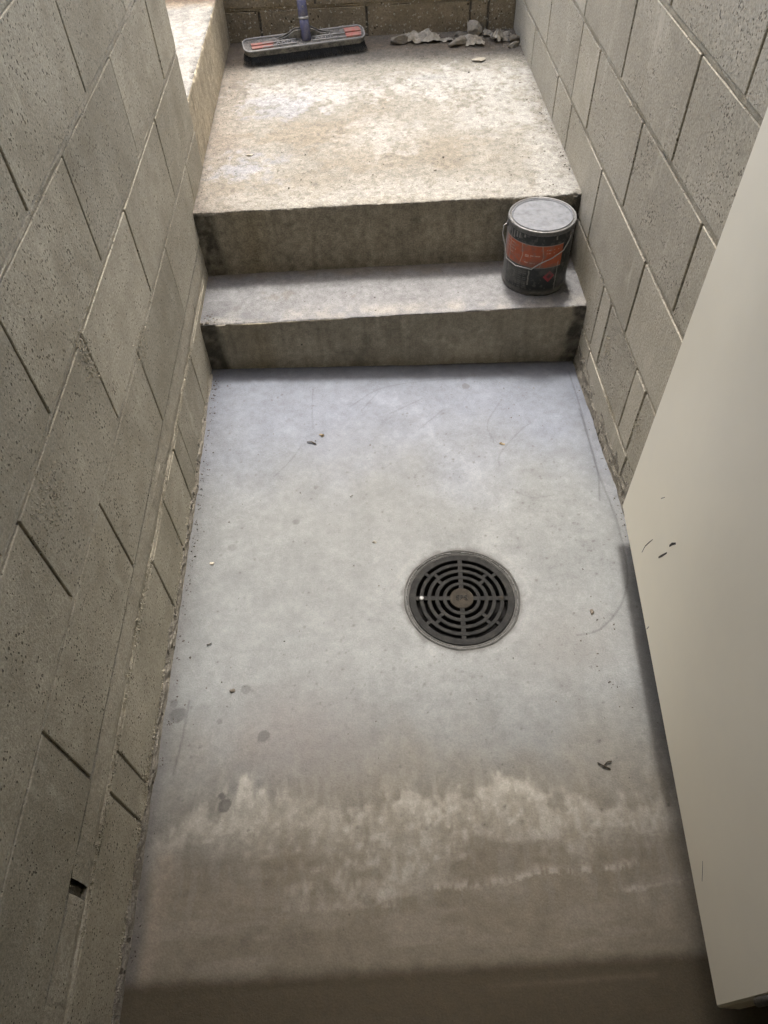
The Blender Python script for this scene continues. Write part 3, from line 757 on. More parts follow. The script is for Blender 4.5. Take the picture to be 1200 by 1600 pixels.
for _ in range(520):
    x_, z_, s_ = rr_.uniform(-0.05, W - 0.01), H2 + abs(rr_.gauss(0, 0.09)), rr_.uniform(0.0012, 0.0042)
    o_ = len(V_)
    V_ += [(x_ + dx * s_ * rr_.uniform(.6, 1.4), Y3 - 0.0008 + dy * s_ * 0.6, z_ + dz * s_ * rr_.uniform(.6, 1.4)) for dx, dy, dz in ((1, 0, 0), (-1, 0, 0), (0, 1, 0), (0, -1, 0), (0, 0, 1), (0, 0, -1))]
    F_ += [[i + o_ for i in f] for f in ((0, 2, 4), (2, 1, 4), (1, 3, 4), (3, 0, 4), (2, 0, 5), (1, 2, 5), (3, 1, 5), (0, 3, 5))]
o_ = mesh_obj('mortar_splatter', V_, F_, 'mortar', BW); o_['kind'] = 'stuff'

# ------------------------------------------------------------------ house side, canopy, ground (outside the frame)
def struct(name, *a, mat, b=0.004): return tag(box(name, *a, mat, b=b), kind='structure')
struct('house_wall_left', -6, -0.001, YF - 0.2, YF - 0.002, -0.25, 4.2, mat='render_wall')
struct('house_wall_right', 0.985, 7, YF - 0.2, YF - 0.002, -0.25, 4.2, mat='render_wall')
struct('house_wall_head', -0.001, 0.985, YF - 0.2, YF - 0.002, 2.14, 4.2, mat='render_wall')
struct('canopy', -0.9, 2.0, YF, -0.22, 2.46, 2.64, mat='soffit')
struct('shade_wall_far', -12, 12, 3.2, 3.4, 0.9, 2.7, mat='render_wall')  # unseen wall, added to cut low sky light on the near floor
struct('shade_wall_left', -0.19, -0.003, YF, -0.85, 1.291, 2.458, mat='render_wall')  # unseen wall, added up to the canopy to darken the door end
struct('shade_wall_right', W + 0.003, W + 0.19, YF, -0.85, 1.311, 2.458, mat='render_wall')  # its pair on the right, added to keep side sky light out
struct('room_wall_left', -1.6, -1.5, -5, YF - 0.2, -0.05, 2.5, mat='inner_wall')
struct('room_wall_right', 2.5, 2.6, -5, YF - 0.2, -0.05, 2.5, mat='inner_wall')
struct('room_wall_back', -1.6, 2.6, -5.1, -5, -0.05, 2.5, mat='inner_wall')
struct('room_ceiling', -1.6, 2.6, -5.1, YF - 0.2, 2.5, 2.6, mat='inner_wall')
struct('retaining_wall', -1.3, -0.195, YE - 0.19, YE - 0.002, 0.3, 1.05, mat='render_wall')
struct('retaining_wall', -1.5, -1.3, YE - 0.19, Y3 + 0.19, 0.3, 1.05, mat='render_wall')
GZ = 1.03
gv = []; gf = []
for x0, x1, y0, y1 in ((-400, 400, Y3 + 0.18, 400), (W + 0.18, 400, YF - 0.01, Y3 + 0.18), (-400, -0.185, YF - 0.01, YE - 0.1), (-400, -1.4, YE - 0.1, Y3 + 0.18)):
    o = len(gv); gv += [(x0, y0, GZ), (x1, y0, GZ), (x1, y1, GZ), (x0, y1, GZ)]; gf.append([o, o + 1, o + 2, o + 3])
tag(mesh_obj('ground', gv, gf, 'soil'), kind='structure')

# ================================================================== THE OBJECTS
# ------------------------------------------------------------------ floor drain
def drain():
    zf = float(floor_z(np.array(DC[0]), np.array(DC[1]))) - 0.0025
    t = thing('floor_drain', (DC[0], DC[1], zf), 'round dark iron floor drain grate set in the grey floor', 'drain')
    def part(name, v, f, mat, rot=0.0, parent=t, smooth=False):
        c, s = math.cos(rot), math.sin(rot)
        v = [(DC[0] + p[0] * c - p[1] * s, DC[1] + p[0] * s + p[1] * c, zf + p[2]) for p in v]
        return mesh_obj(name, v, f, mat, parent, smooth)
    # concrete collar with an uneven outer lip
    V, Fc = [], []; n = 144
    for r, z in ((0.119, -0.012), (0.1195, -0.0045), (0.122, -0.0030), (0.1245, -0.0038), (0.127, -0.0008), (0.1295, 0.0010), (0.134, -0.0022)):
        for k in range(n):
            a = 2 * math.pi * k / n
            q = mnoise.noise(Vector((math.cos(a) * 3, math.sin(a) * 3, r * 60))) * 0.0016
            V.append(((r + q) * math.cos(a), (r + q) * math.sin(a), z + q * 0.5))
    for i in range(6):
        for k in range(n):
            k2 = (k + 1) % n; Fc.append([i * n + k, i * n + k2, (i + 1) * n + k2, (i + 1) * n + k][::-1])
    part('collar', V, Fc, 'collar')
    ROT = R(-3.5)
    T0, T1 = -0.012, -0.002
    part('outer_rim', *arc_bar(0.1035, 0.1185, 0, 2 * math.pi, T0, T1, 96), 'iron')
    part('seat_ring', *arc_bar(0.117, 0.1205, 0, 2 * math.pi, -0.03, T1 - 0.0025, 96), 'iron')
    for r0, r1 in ((0.0865, 0.0955), (0.0690, 0.0780), (0.0515, 0.0605), (0.0345, 0.0430)):
        part('ring_bar', *arc_bar(r0, r1, 0, 2 * math.pi, T0, T1, 80), 'iron')
    hub = part('hub', *add([arc_bar(0.001, 0.0268, 0, 2 * math.pi, T0, T1 + 0.0003, 48)]), 'iron_hub')
    slots = [(0.0955, 0.1035), (0.0780, 0.0865), (0.0605, 0.0690), (0.0430, 0.0515), (0.0268, 0.0345)]
    for k in range(4):
        a = k * math.pi / 2
        for r0, r1 in slots:
            w = 0.0052
            part('spoke', *bevel_box(r0 - 0.001, r1 + 0.001, -w, w, T0, T1 - 0.0004, 0.0006), 'iron', ROT + a)
    for k in range(4):
        for j, (r0, r1) in enumerate(slots[:3]):
            a = math.pi / 4 + k * math.pi / 2 + (0.10, -0.04, 0.05)[j] * (1 if k % 2 else -1)
            part('spoke', *bevel_box(r0 - 0.001, r1 + 0.001, -0.0042, 0.0042, T0, T1 - 0.0005, 0.0006), 'iron', ROT + a)
    # screws in the left and right spokes
    for a, mat in ((math.pi, 'screw'), (0.0, 'iron_hub')):
        px, py = 0.0910 * math.cos(a + ROT), 0.0910 * math.sin(a + ROT)
        boss = part('screw_boss', *lathe([(0.0001, T1 + 0.0012), (0.0075, T1 + 0.0012), (0.0085, T1 - 0.002)], 24, px, py), 'iron')
        sc = part('screw', *lathe([(0.0001, T1 + 0.0024), (0.0035, T1 + 0.0023), (0.0052, T1 + 0.0013), (0.0053, T1)], 20, px, py), mat, smooth=True)
        if mat == 'screw':
            for q in (R(40), R(130)):
                v, f = bevel_box(-0.0036, 0.0036, -0.0007, 0.0007, T1 + 0.002, T1 + 0.0029, 0.0001)
                v = [(px + p[0] * math.cos(q) - p[1] * math.sin(q), py + p[0] * math.sin(q) + p[1] * math.cos(q), p[2]) for p in v]
                part('screw_slot', v, f, 'black', parent=sc)
    V, Fc = lathe([(0.118, -0.012), (0.112, -0.04), (0.085, -0.09), (0.05, -0.22), (0.0005, -0.225)], 48)
    part('drain_bowl', V, [q[::-1] for q in Fc], 'pit')
    # cast lettering on the hub
    cu = bpy.data.curves.new('hub_letters', 'FONT'); cu.body = 'SPS'; cu.size = 0.0185; cu.align_x = 'CENTER'; cu.align_y = 'CENTER'; cu.extrude = 0.0012
    tmp = bpy.data.objects.new('tmp', cu); COL.objects.link(tmp)
    dg = bpy.context.evaluated_depsgraph_get(); me = bpy.data.meshes.new_from_object(tmp.evaluated_get(dg)); bpy.data.objects.remove(tmp)
    me.materials.clear(); me.materials.append(M['iron']); me.name = 'hub_letters'
    me.transform(Matrix.Translation((DC[0], DC[1], zf + T1 + 0.0008)) @ Matrix.Rotation(ROT, 4, 'Z'))
    lo = bpy.data.objects.new('hub_letters', me); COL.objects.link(lo); child_of(lo, t)
drain()

# ------------------------------------------------------------------ paint can
def can():
    cx, cy, z0, r, h = 0.944, 0.141, H1 + 0.001, 0.089, 0.192
    t = thing('paint_can', (cx, cy, z0), 'dusty dark paint can with orange label and pale lid on the lower step', 'paint can')
    # printed body: colours stored per vertex (angle, height)
    na, nz = 420, 130
    A = np.linspace(-math.pi, math.pi, na, endpoint=False); Z = np.linspace(0.004, h - 0.012, nz)
    AA, ZZ = np.meshgrid(A, Z); a = np.degrees(AA.ravel()); z = ZZ.ravel()
    u = np.radians(a) * r
    w1 = fbm(u, z, 25, 4, 700) - 0.5; w2 = fbm(u, z, 110, 3, 701) - 0.5
    c = np.array([0.020, 0.024, 0.025])[None] * (1 + w1 * 0.6)[:, None]
    am = (a + 360) % 360            # 0..360, camera side is 255
    lab = (am > 183) & (am < 303) & (z > 0.086) & (z < 0.150)
    org = np.array([0.40, 0.092, 0.036])[None] * (1 + w1 * 0.35 + w2 * 0.2)[:, None]
    c = np.where(lab[:, None], org, c)
    def put(mask, col, k=1.0):
        nonlocal c
        c = mixc(c, col, np.clip(np.asarray(mask, float) * k, 0, 1))
    inl = (am > 182.5) & (am < 303.5)
    put(gauss(z - 0.1505, 0.0010) * inl, (0.40, 0.38, 0.34), 0.8); put(gauss(z - 0.0855, 0.0010) * inl, (0.40, 0.38, 0.34), 0.7)
    for pts in ([(228, 0.150), (231, 0.118), (226, 0.086)], [(264, 0.150), (268, 0.118), (263, 0.086)]):
        P = [(math.radians(p[0]) * r, p[1]) for p in pts]
        put(gauss(seg_dist(np.radians(am) * r, z, P), 0.0009) * lab, (0.46, 0.38, 0.28), 0.9)
    # rows of small print
    tx = (fbm(u, 0 * z, 420, 1, 705) > 0.47)
    for z_, a0, a1, k in ((0.121, 235, 262, 0.8), (0.1165, 235, 246, 0.8), (0.0985, 235, 254, 0.75), (0.138, 272, 296, 0.7), (0.129, 272, 290, 0.6), (0.141, 190, 214, 0.7), (0.132, 190, 212, 0.6), (0.123, 192, 216, 0.6), (0.112, 192, 210, 0.55)):
        put((np.abs(z - z_) < 0.0013) & (am > a0) & (am < a1) & tx, (0.56, 0.40, 0.31), k)
    for i in range(9):
        z_ = 0.070 - i * 0.0062
        put((np.abs(z - z_) < 0.0016) & (am > 216) & (am < 247 - (i % 3) * 4) & tx, (0.11, 0.112, 0.11), 0.75)
        put((np.abs(z - z_) < 0.0016) & (am > 188) & (am < 208 - (i % 2) * 3) & tx, (0.10, 0.103, 0.10), 0.6)
    # red hazard diamond
    du = (am - 283) / 57.3 * r; dz = z - 0.058; dm = np.abs(du) + np.abs(dz)
    put(dm < 0.0175, (0.26, 0.035, 0.050)); put(dm < 0.0085, (0.050, 0.035, 0.038), 0.85)
    # drips and dust
    for a_, zt, zb, wd in ((201, 0.176, 0.050, 1.3), (208, 0.176, 0.155, 1.6), (215, 0.177, 0.160, 1.5), (195, 0.177, 0.164, 2), (246, 0.075, 0.030, 1.0), (231, 0.177, 0.168, 1.5), (287, 0.176, 0.166, 1.2), (297, 0.10, 0.01, 0.8), (221, 0.176, 0.162, 1.2)):
        put(gauss(am - a_ + w2 * 2, wd) * (z < zt) * (z > zb), (0.33, 0.32, 0.29), 0.7)
    put(sstep(0.04, 0.24, w1) * 1.0, (0.10, 0.098, 0.09), 0.5)
    put(sstep(0.12, 0.24, w2), (0.16, 0.155, 0.14), 0.35)
    put(sstep(0.020, 0.004, z), (0.20, 0.19, 0.17), 0.5)
    put(sstep(200, 188, am) * (am > 150), (0.30, 0.295, 0.28), 0.55)
    V = np.stack([cx + r * np.cos(AA.ravel()), cy + r * np.sin(AA.ravel()), z0 + z], 1)
    M['can_body'] = paint_material('can_print', grain=(0.94, 1.06), relief=0.0001, rough=(0.42, 0.6), speck=0.0, spec=0.45)
    mesh_obj('body', V, grid_faces(nz, na, True), 'can_body', t, True, np.clip(c, 0.004, 0.7))
    mesh_obj('bottom_seam', *lathe([(r - 0.004, z0 + 0.003), (r - 0.003, z0), (r + 0.001, z0), (r + 0.002, z0 + 0.003), (r + 0.0005, z0 + 0.006)], 72, cx, cy), 'can_rim', t, True)
    zt = z0 + h
    mesh_obj('rim', *lathe([(r, zt - 0.0135), (r + 0.0022, zt - 0.012), (r + 0.0025, zt - 0.009), (r + 0.0015, zt - 0.005), (r + 0.001, zt - 0.002), (r - 0.001, zt), (r - 0.0035, zt - 0.001), (r - 0.005, zt - 0.0055), (r - 0.0065, zt - 0.0055), (r - 0.008, zt - 0.001)], 80, cx, cy), 'can_rim', t, True)
    lid = mesh_obj('lid', *lathe([(r - 0.0078, zt - 0.0055), (r - 0.0082, zt - 0.0008), (r - 0.0095, zt), (r - 0.0112, zt - 0.0010), (r - 0.012, zt - 0.0032), (r - 0.014, zt - 0.0036), (0.05, zt - 0.0034), (0.0005, zt - 0.0032)], 80, cx, cy), 'can_lid', t, True)
    # dried drips and grit on the lid
    for px, py, pr in ((0.010, -0.012, 0.0042), (0.024, -0.010, 0.0045), (0.030, 0.018, 0.0022), (0.040, 0.010, 0.002), (0.022, 0.024, 0.0022), (0.05, 0.004, 0.0018), (0.016, 0.012, 0.0016), (0.044, -0.006, 0.0018), (0.034, 0.030, 0.0016), (0.028, 0.004, 0.0016)):
        bm = bmesh.new(); bmesh.ops.create_icosphere(bm, subdivisions=1, radius=pr * 1.5)
        for v in bm.verts: v.co = Vector((v.co.x * random.uniform(.7, 1.3), v.co.y * random.uniform(.7, 1.3), v.co.z * 0.45)) + Vector((cx + px, cy + py, zt - 0.003))
        me = bpy.data.meshes.new('paint_drop'); bm.to_mesh(me); bm.free(); me.materials.append(M['grit'])
        o = bpy.data.objects.new('paint_drop', me); COL.objects.link(o); child_of(o, lid)
    # ears and bent wire bail hanging in front
    def on(adeg, z_, rr): q = math.radians(adeg); return Vector((cx + rr * math.cos(q), cy + rr * math.sin(q), z0 + z_))
    for ad in (176, -40):
        p = on(ad, 0.168, r + 0.0005)
        bm = bmesh.new(); bmesh.ops.create_uvsphere(bm, u_segments=14, v_segments=8, radius=0.009)
        d = (on(ad, 0, 1) - on(ad, 0, 0)).normalized()
        for v in bm.verts: v.co = v.co - d * v.co.dot(d) * 0.6 + p
        me = bpy.data.meshes.new('ear'); bm.to_mesh(me); bm.free(); me.materials.append(M['can_rim'])
        o = bpy.data.objects.new('ear', me); COL.objects.link(o); child_of(o, t)
    pts = [on(176, 0.168, r + 0.002), on(174, 0.160, r + 0.010), on(180, 0.140, r + 0.013), on(190, 0.115, r + 0.008), on(197, 0.083, r + 0.005), on(222, 0.081, r + 0.005), on(250, 0.084, r + 0.005), on(263, 0.103, r + 0.005), on(282, 0.118, r + 0.006), on(301, 0.132, r + 0.006), on(312, 0.152, r + 0.005), on(320, 0.168, r + 0.002)]
    mesh_obj('wire_bail', *tube(pts, 0.0015, 8), 'wire', t, True)
can()

# ------------------------------------------------------------------ door standing open against the right wall
def door():
    far = Vector((1.0229, -0.6460, 0.100)); near = Vector((0.9282, -1.5959, 0.100))
    u = (near - far).normalized(); wd = (near - far).length
    nrm = Vector((u.y, -u.x, 0))
    if nrm.x > 0: nrm = -nrm
    back = -nrm; th = 0.035; ht = 2.04
    t = thing('door', (near.x, near.y, 0.1), 'plain cream painted door leaf standing open along the right wall', 'door')
    def P(s, d, z): return far + u * s + back * d + Vector((0, 0, z))
    v, f = bevel_box(0, wd, 0, th, 0, ht - 0.1, 0.003)
    V = [P(*p) for p in v]
    # right-handedness check for face winding
    if u.cross(back).z < 0: f = [q[::-1] for q in f]
    mesh_obj('leaf', V, f, 'door', t)
    marks = [[(0.177, 0.166), (0.179, 0.191), (0.188, 0.216), (0.197, 0.239)], [(0.247, 0.249), (0.255, 0.266), (0.267, 0.293)], [(0.265, 0.312), (0.27, 0.325), (0.281, 0.342)], [(0.162, 0.324), (0.174, 0.342)], [(0.792, 0.142), (0.780, 0.152), (0.767, 0.162)], [(0.324, 0.108), (0.327, 0.123)]]
    wds = [0.0011, 0.0021, 0.0025, 0.0007, 0.0009, 0.0009]
    for mk, w in zip(marks, wds):
        pts = [P(s, -0.0004, z - 0.1) for s, z in mk]
        n = len(pts); rad = [w * (0.5 + 0.7 * math.sin(math.pi * (i + 0.6) / n)) for i in range(n)]
        V, Fc = tube(pts, rad, 6)
        V = [p + nrm * (-(p - far).dot(nrm) * 0.85) for p in V]
        mesh_obj('scuff_mark', V, Fc, 'scuff', t)
    # butt hinges on the near edge
    for z in (0.15, 0.95, 1.75):
        c0 = P(wd + 0.004, 0.004, z); mesh_obj('hinge', *tube([c0, c0 + Vector((0, 0, 0.09))], 0.006, 10), 'can_rim', t, True)
door()

# ------------------------------------------------------------------ push broom
def text_mesh(body, size, extrude, mat, mw, name, parent):
    cu = bpy.data.curves.new(name, 'FONT'); cu.body = body; cu.size = size; cu.align_x = 'CENTER'; cu.align_y = 'CENTER'; cu.extrude = extrude
    tmp = bpy.data.objects.new('tmp', cu); COL.objects.link(tmp)
    dg = bpy.context.evaluated_depsgraph_get(); me = bpy.data.meshes.new_from_object(tmp.evaluated_get(dg)); bpy.data.objects.remove(tmp)
    me.materials.clear(); me.materials.append(M[mat]); me.name = name; me.transform(mw)
    o = bpy.data.objects.new(name, me); COL.objects.link(o); child_of(o, parent); return o
def broom():
    ang = R(11.8); cu_, su_ = math.cos(ang), math.sin(ang)
    C0 = Vector((0.287, 1.283, H2))
    t = thing('push_broom', C0, 'wide dusty push broom with pink ends and black bristles by the back wall', 'broom')
    def P(u, v, z): return C0 + Vector((u * cu_ - v * su_, u * su_ + v * cu_, z))
    HL = 0.218; tilt = 0.30    # the head leans back, its top turned towards the camera
    def T(u, v, z):
        zz = z - 0.052
        return P(u, v * math.cos(tilt) + zz * math.sin(tilt) * -1, 0.052 + zz * math.cos(tilt) + v * math.sin(tilt) * 0.9)
    def slab(name, outline, z0, z1, mat, parent, inset=0.0):
        n = len(outline); V = [T(u, v, z0) for u, v in outline] + [T(u, v, z1) for u, v in outline]
        Fc = [[k, (k + 1) % n, n + (k + 1) % n, n + k] for k in range(n)] + [list(range(n))[::-1], [n + k for k in range(n)]]
        return mesh_obj(name, V, Fc, mat, parent)
    def outline(hl, hw, cr, n=6):
        pts = []
        for sx, sy, a0 in ((1, 1, 0), (-1, 1, 90), (-1, -1, 180), (1, -1, 270)):
            for k in range(n + 1):
                a = R(a0 + 90 * k / n); pts.append((sx * (hl - cr) + cr * math.cos(a), sy * (hw - cr) + cr * math.sin(a)))
        return pts
    body = slab('head', outline(HL, 0.034, 0.022), 0.040, 0.056, 'broom_grey', t)
    # raised pale rim round the head
    oo = outline(HL, 0.0345, 0.022); ring = [T(u, v, 0.058) for u, v in oo]; ring.append(ring[0]); ring.append(ring[1])
    mesh_obj('rim', *tube(ring, 0.0032, 6, cap=False), 'broom_edge', t, True)
    slab('front_lip', [(-HL + 0.02, -0.0385), (HL - 0.02, -0.0385), (HL - 0.02, -0.034), (-HL + 0.02, -0.034)], 0.040, 0.057, 'broom_grey', t)
    # webs rising to the socket
    for v0 in (0.010, 0.022):
        pr = [(-0.105, 0.055), (0.105, 0.055), (0.06, 0.068), (0.030, 0.086), (-0.030, 0.086), (-0.06, 0.068)]
        n = len(pr); V = [T(u, v0 - 0.002, z) for u, z in pr] + [T(u, v0 + 0.002, z) for u, z in pr]
        Fc = [[k, n + k, n + (k + 1) % n, (k + 1) % n] for k in range(n)] + [list(range(n)), [n + k for k in range(n)][::-1]]
        mesh_obj('web', V, Fc, 'broom_grey', t)
    for s in (-1, 1):
        for v0 in (-0.020, 0.0):
            slab('stiffener', [(s * 0.03, v0), (s * 0.15, v0 - 0.002), (s * 0.15, v0 + 0.002), (s * 0.03, v0 + 0.004)][::s], 0.0555, 0.061, 'broom_edge', t)
    slab('end_pad', [(0.150, -0.022), (0.204, -0.022), (0.208, -0.004), (0.150, -0.004)], 0.056, 0.0615, 'broom_pink', t)
    slab('end_pad', [(0.150, 0.003), (0.208, 0.003), (0.204, 0.024), (0.150, 0.024)], 0.056, 0.0615, 'broom_pink', t)
    slab('end_pad', [(-0.190, -0.022), (-0.115, -0.022), (-0.115, -0.010), (-0.190, -0.010)], 0.056, 0.0600, 'broom_pink', t)
    slab('end_pad', [(-0.190, -0.004), (-0.110, -0.004), (-0.110, 0.006), (-0.190, 0.006)], 0.056, 0.0600, 'broom_pink', t)
    for word, u0 in (('ARPE', -0.070), ('AERIC', 0.078)):
        o = T(u0, -0.006, 0.0575); ex = (T(u0 + 1, -0.006, 0.0575) - o); ey = (T(u0, 1 - 0.006, 0.0575) - o); ez = ex.cross(ey)
        mw = Matrix.Translation(o) @ Matrix((ex.normalized(), ey.normalized(), ez.normalized())).transposed().to_4x4()
        text_mesh(word, 0.030, 0.003, 'broom_edge', mw, 'lettering', t)
    # socket, collar, handle leaning back onto the wall
    s0 = P(0.008, -0.004, 0.052); top = Vector((0.262, 1.415, 1.02)); d = (top - s0).normalized()
    mesh_obj('socket', *tube([s0, s0 + d * 0.05, s0 + d * 0.066], [0.0175, 0.0165, 0.0158], 20), 'broom_blue', t, True)
    mesh_obj('collar', *tube([s0 + d * 0.064, s0 + d * 0.067, s0 + d * 0.072], [0.0172, 0.0185, 0.0172], 20), 'broom_edge', t, True)
    so = mesh_obj('socket', *tube([s0 + d * 0.07, s0 + d * 0.118, s0 + d * 0.12], [0.0168, 0.0160, 0.0145], 20), 'broom_blue', t, True)
    sc = s0 + d * 0.102 + Vector((0.003, -0.016, 0.003)); mesh_obj('screw', *tube([sc, sc + Vector((0, -0.003, 0))], 0.0034, 10), 'screw', t)
    mesh_obj('handle', *tube([s0 + d * 0.11, s0 + d * 0.5, s0 + d * 1.25], 0.0125, 18), 'handle_wood', t, True)
    # plaster dust and crumbs caked on the head
    rb = random.Random(15); V, Fc = [], []
    for _ in range(320):
        u = rb.gauss(rb.choice((-0.12, -0.02, 0.03, 0.12)), 0.05); v = rb.choice((rb.gauss(-0.026, 0.004), rb.uniform(-0.03, 0.03)))
        if abs(u) > HL - 0.01 or abs(v) > 0.033: continue
        p = T(u, v, 0.0575); k = rb.uniform(0.0008, 0.0030); o = len(V)
        for dx, dy, dz in ((1, 0, 0), (-1, 0, 0), (0, 1, 0), (0, -1, 0), (0, 0, 1), (0, 0, -1)):
            V.append(p + Vector((dx * k * rb.uniform(.7, 1.8), dy * k * rb.uniform(.7, 1.5), dz * k * 0.5)))
        Fc += [[i + o for i in f] for f in ((0, 2, 4), (2, 1, 4), (1, 3, 4), (3, 0, 4), (2, 0, 5), (1, 2, 5), (3, 1, 5), (0, 3, 5))]
    du = mesh_obj('caked_dust', V, Fc, 'grit_pale', t); du['kind'] = 'stuff'
    # bristles
    rb = random.Random(5); V, Fc = [], []
    bv, bf = [], []
    for _ in range(2600):
        u = rb.uniform(-HL + 0.004, HL - 0.004); v = rb.uniform(-0.034, 0.034)
        if abs(u) > HL - 0.02 and abs(v) > 0.026: continue
        b0 = T(u, v, 0.044); e = P(u * 1.045 + rb.gauss(0, 0.006), v * 1.25 - 0.012 + rb.gauss(0, 0.006), rb.uniform(0.000, 0.006))
        w = 0.0011; o = len(V)
        V += [b0 + Vector((w, 0, 0)), b0 + Vector((-w, w, 0)), b0 + Vector((-w, -w, 0)), e]
        Fc += [[o, o + 1, o + 3], [o + 1, o + 2, o + 3], [o + 2, o, o + 3]]
    br = mesh_obj('bristles', V, Fc, 'bristle', t); br['kind'] = 'stuff'
broom()

# ------------------------------------------------------------------ rubble at the back of the landing
def chunk(name, label, cat, x, y, z, size, mat, seed, rot=0.0, sub=3, rough=0.35, flat=0.5, group=None, tiltx=0.0):
    bm = bmesh.new(); bmesh.ops.create_icosphere(bm, subdivisions=sub, radius=1.0)
    q = Vector((seed * 1.7, seed * 0.9, seed * 2.3))
    # cut a few flat facets, then roughen
    rr = random.Random(seed); planes = []
    for _ in range(9):
        n = Vector((rr.gauss(0, 1), rr.gauss(0, 1), rr.gauss(0, 1))).normalized(); planes.append((n, rr.uniform(0.45, 0.8)))
    for v in bm.verts:
        p = v.co.copy()
        for n, d in planes:
            k = p.dot(n)
            if k > d: p -= n * (k - d)
        p += p.normalized() * mnoise.fractal(v.co * 1.8 + q, 1.0, 2.0, 4) * rough * 0.4
        v.co = p
    M4 = Matrix.Translation((x, y, z)) @ Matrix.Rotation(rot, 4, 'Z') @ Matrix.Rotation(tiltx, 4, 'X') @ Matrix.Diagonal((*size, 1))
    bm.transform(M4)
    mn = min(v.co.z for v in bm.verts); bmesh.ops.translate(bm, verts=bm.verts, vec=(0, 0, z - mn - 0.002))
    me = bpy.data.meshes.new(name); bm.to_mesh(me); bm.free(); me.materials.append(M[mat])
    o = bpy.data.objects.new(name, me); COL.objects.link(o)
    return tag(o, label, cat, group)
def crumple(name, label, cat, x, y, z, lx, ly, hgt, mat, seed, rot=0.0, thick=0.0012, freq=14):
    n, m = 44, 30; us = np.linspace(-1, 1, n); vs_ = np.linspace(-1, 1, m)
    U, V_ = np.meshgrid(us, vs_, indexing='ij'); u = U.ravel(); v = V_.ravel()
    er = 0.80 + 0.35 * (fbm(np.arctan2(v, u), 0 * u, 2.2, 3, seed) - 0.5) * 2
    s = np.maximum(np.abs(u), np.abs(v)); rad = np.hypot(u, v) + 1e-6
    px = u * (s / rad) ** 0.5 * er * lx; py = v * (s / rad) ** 0.5 * er * ly
    rid = 1 - np.abs(fbm(px * 1.0, py * 2.2, freq, 3, seed + 2) - 0.5) * 3.2
    hz = hgt * np.clip(rid, 0, 1) ** 1.5 * (1 - 0.55 * s ** 2) + hgt * 0.5 * (fbm(px, py, freq * 2.5, 2, seed + 4) - 0.3)
    hz = np.maximum(hz, 0.0008 + 0 * hz)
    c, sn = math.cos(rot), math.sin(rot)
    V = np.stack([x + px * c - py * sn, y + px * sn + py * c, z + hz], 1)
    o = mesh_obj(name, V, [q[::-1] for q in grid_faces(n, m)][::1], mat)
    md = o.modifiers.new('thickness', 'SOLIDIFY'); md.thickness = thick
    return tag(o, label, cat)
crumple('torn_bag', 'largest crumpled torn paper bag scrap beside the broom head', 'scrap', 0.715, 1.372, H2 + 0.001, 0.085, 0.044, 0.036, 'paper', 11, R(6), freq=17)
chunk('rubble_chunk', 'brown lump at the broom end of the crumpled bag scrap', 'rubble', 0.632, 1.352, H2, (0.036, 0.024, 0.017), 'rubble_dark', 3, R(20))
chunk('rubble_chunk', 'pale pointed mortar wedge lying in front of the rubble', 'rubble', 0.842, 1.312, H2, (0.036, 0.022, 0.020), 'rubble', 4, R(15))
chunk('rubble_chunk', 'tall grey angular stone leaning near the dark back wall', 'rubble', 0.915, 1.405, H2, (0.042, 0.022, 0.030), 'rubble', 5, R(-15))
crumple('paper_scrap', 'pale crumpled paper scrap in the middle of the rubble', 'scrap', 0.905, 1.318, H2 + 0.001, 0.050, 0.034, 0.024, 'paper', 21, R(-20), freq=22)
crumple('paper_scrap', 'small upright folded paper scrap right of the crumpled one', 'scrap', 0.990, 1.333, H2 + 0.001, 0.026, 0.034, 0.034, 'paper', 31, R(30), freq=24)
crumple('paper_scrap', 'thin grey scrap lying flat near the right wall', 'scrap', 1.025, 1.375, H2 + 0.001, 0.034, 0.020, 0.016, 'paper', 41, R(25), freq=24)
chunk('rubble_chunk', 'dark edged shard standing against the right wall', 'rubble', 1.047, 1.318, H2, (0.017, 0.022, 0.020), 'rubble_dark', 8, R(50))
chunk('rubble_chunk', 'small flat brown shard at the right end of the rubble', 'rubble', 1.040, 1.275, H2, (0.026, 0.013, 0.011), 'rubble', 9, R(5))
chunk('rubble_chunk', 'knobbly grey lump between tall stone and folded scrap', 'rubble', 0.962, 1.385, H2, (0.030, 0.022, 0.012), 'rubble', 12, R(0), rough=0.6)
chunk('rubble_chunk', 'small brown clod between bag scrap and tall stone', 'rubble', 0.862, 1.398, H2, (0.024, 0.016, 0.010), 'rubble_dark', 14, R(0), rough=0.5)
chunk('mortar_flake', 'thin flat grey flake on the landing in front of the rubble', 'flake', 0.905, 1.165, H2 + 0.002, (0.030, 0.018, 0.004), 'rubble', 15, R(10))
chunk('mortar_flake', 'small white chip on the left half of the landing', 'flake', 0.135, 0.545, H2 + 0.001, (0.011, 0.006, 0.004), 'rubble', 16, R(10))

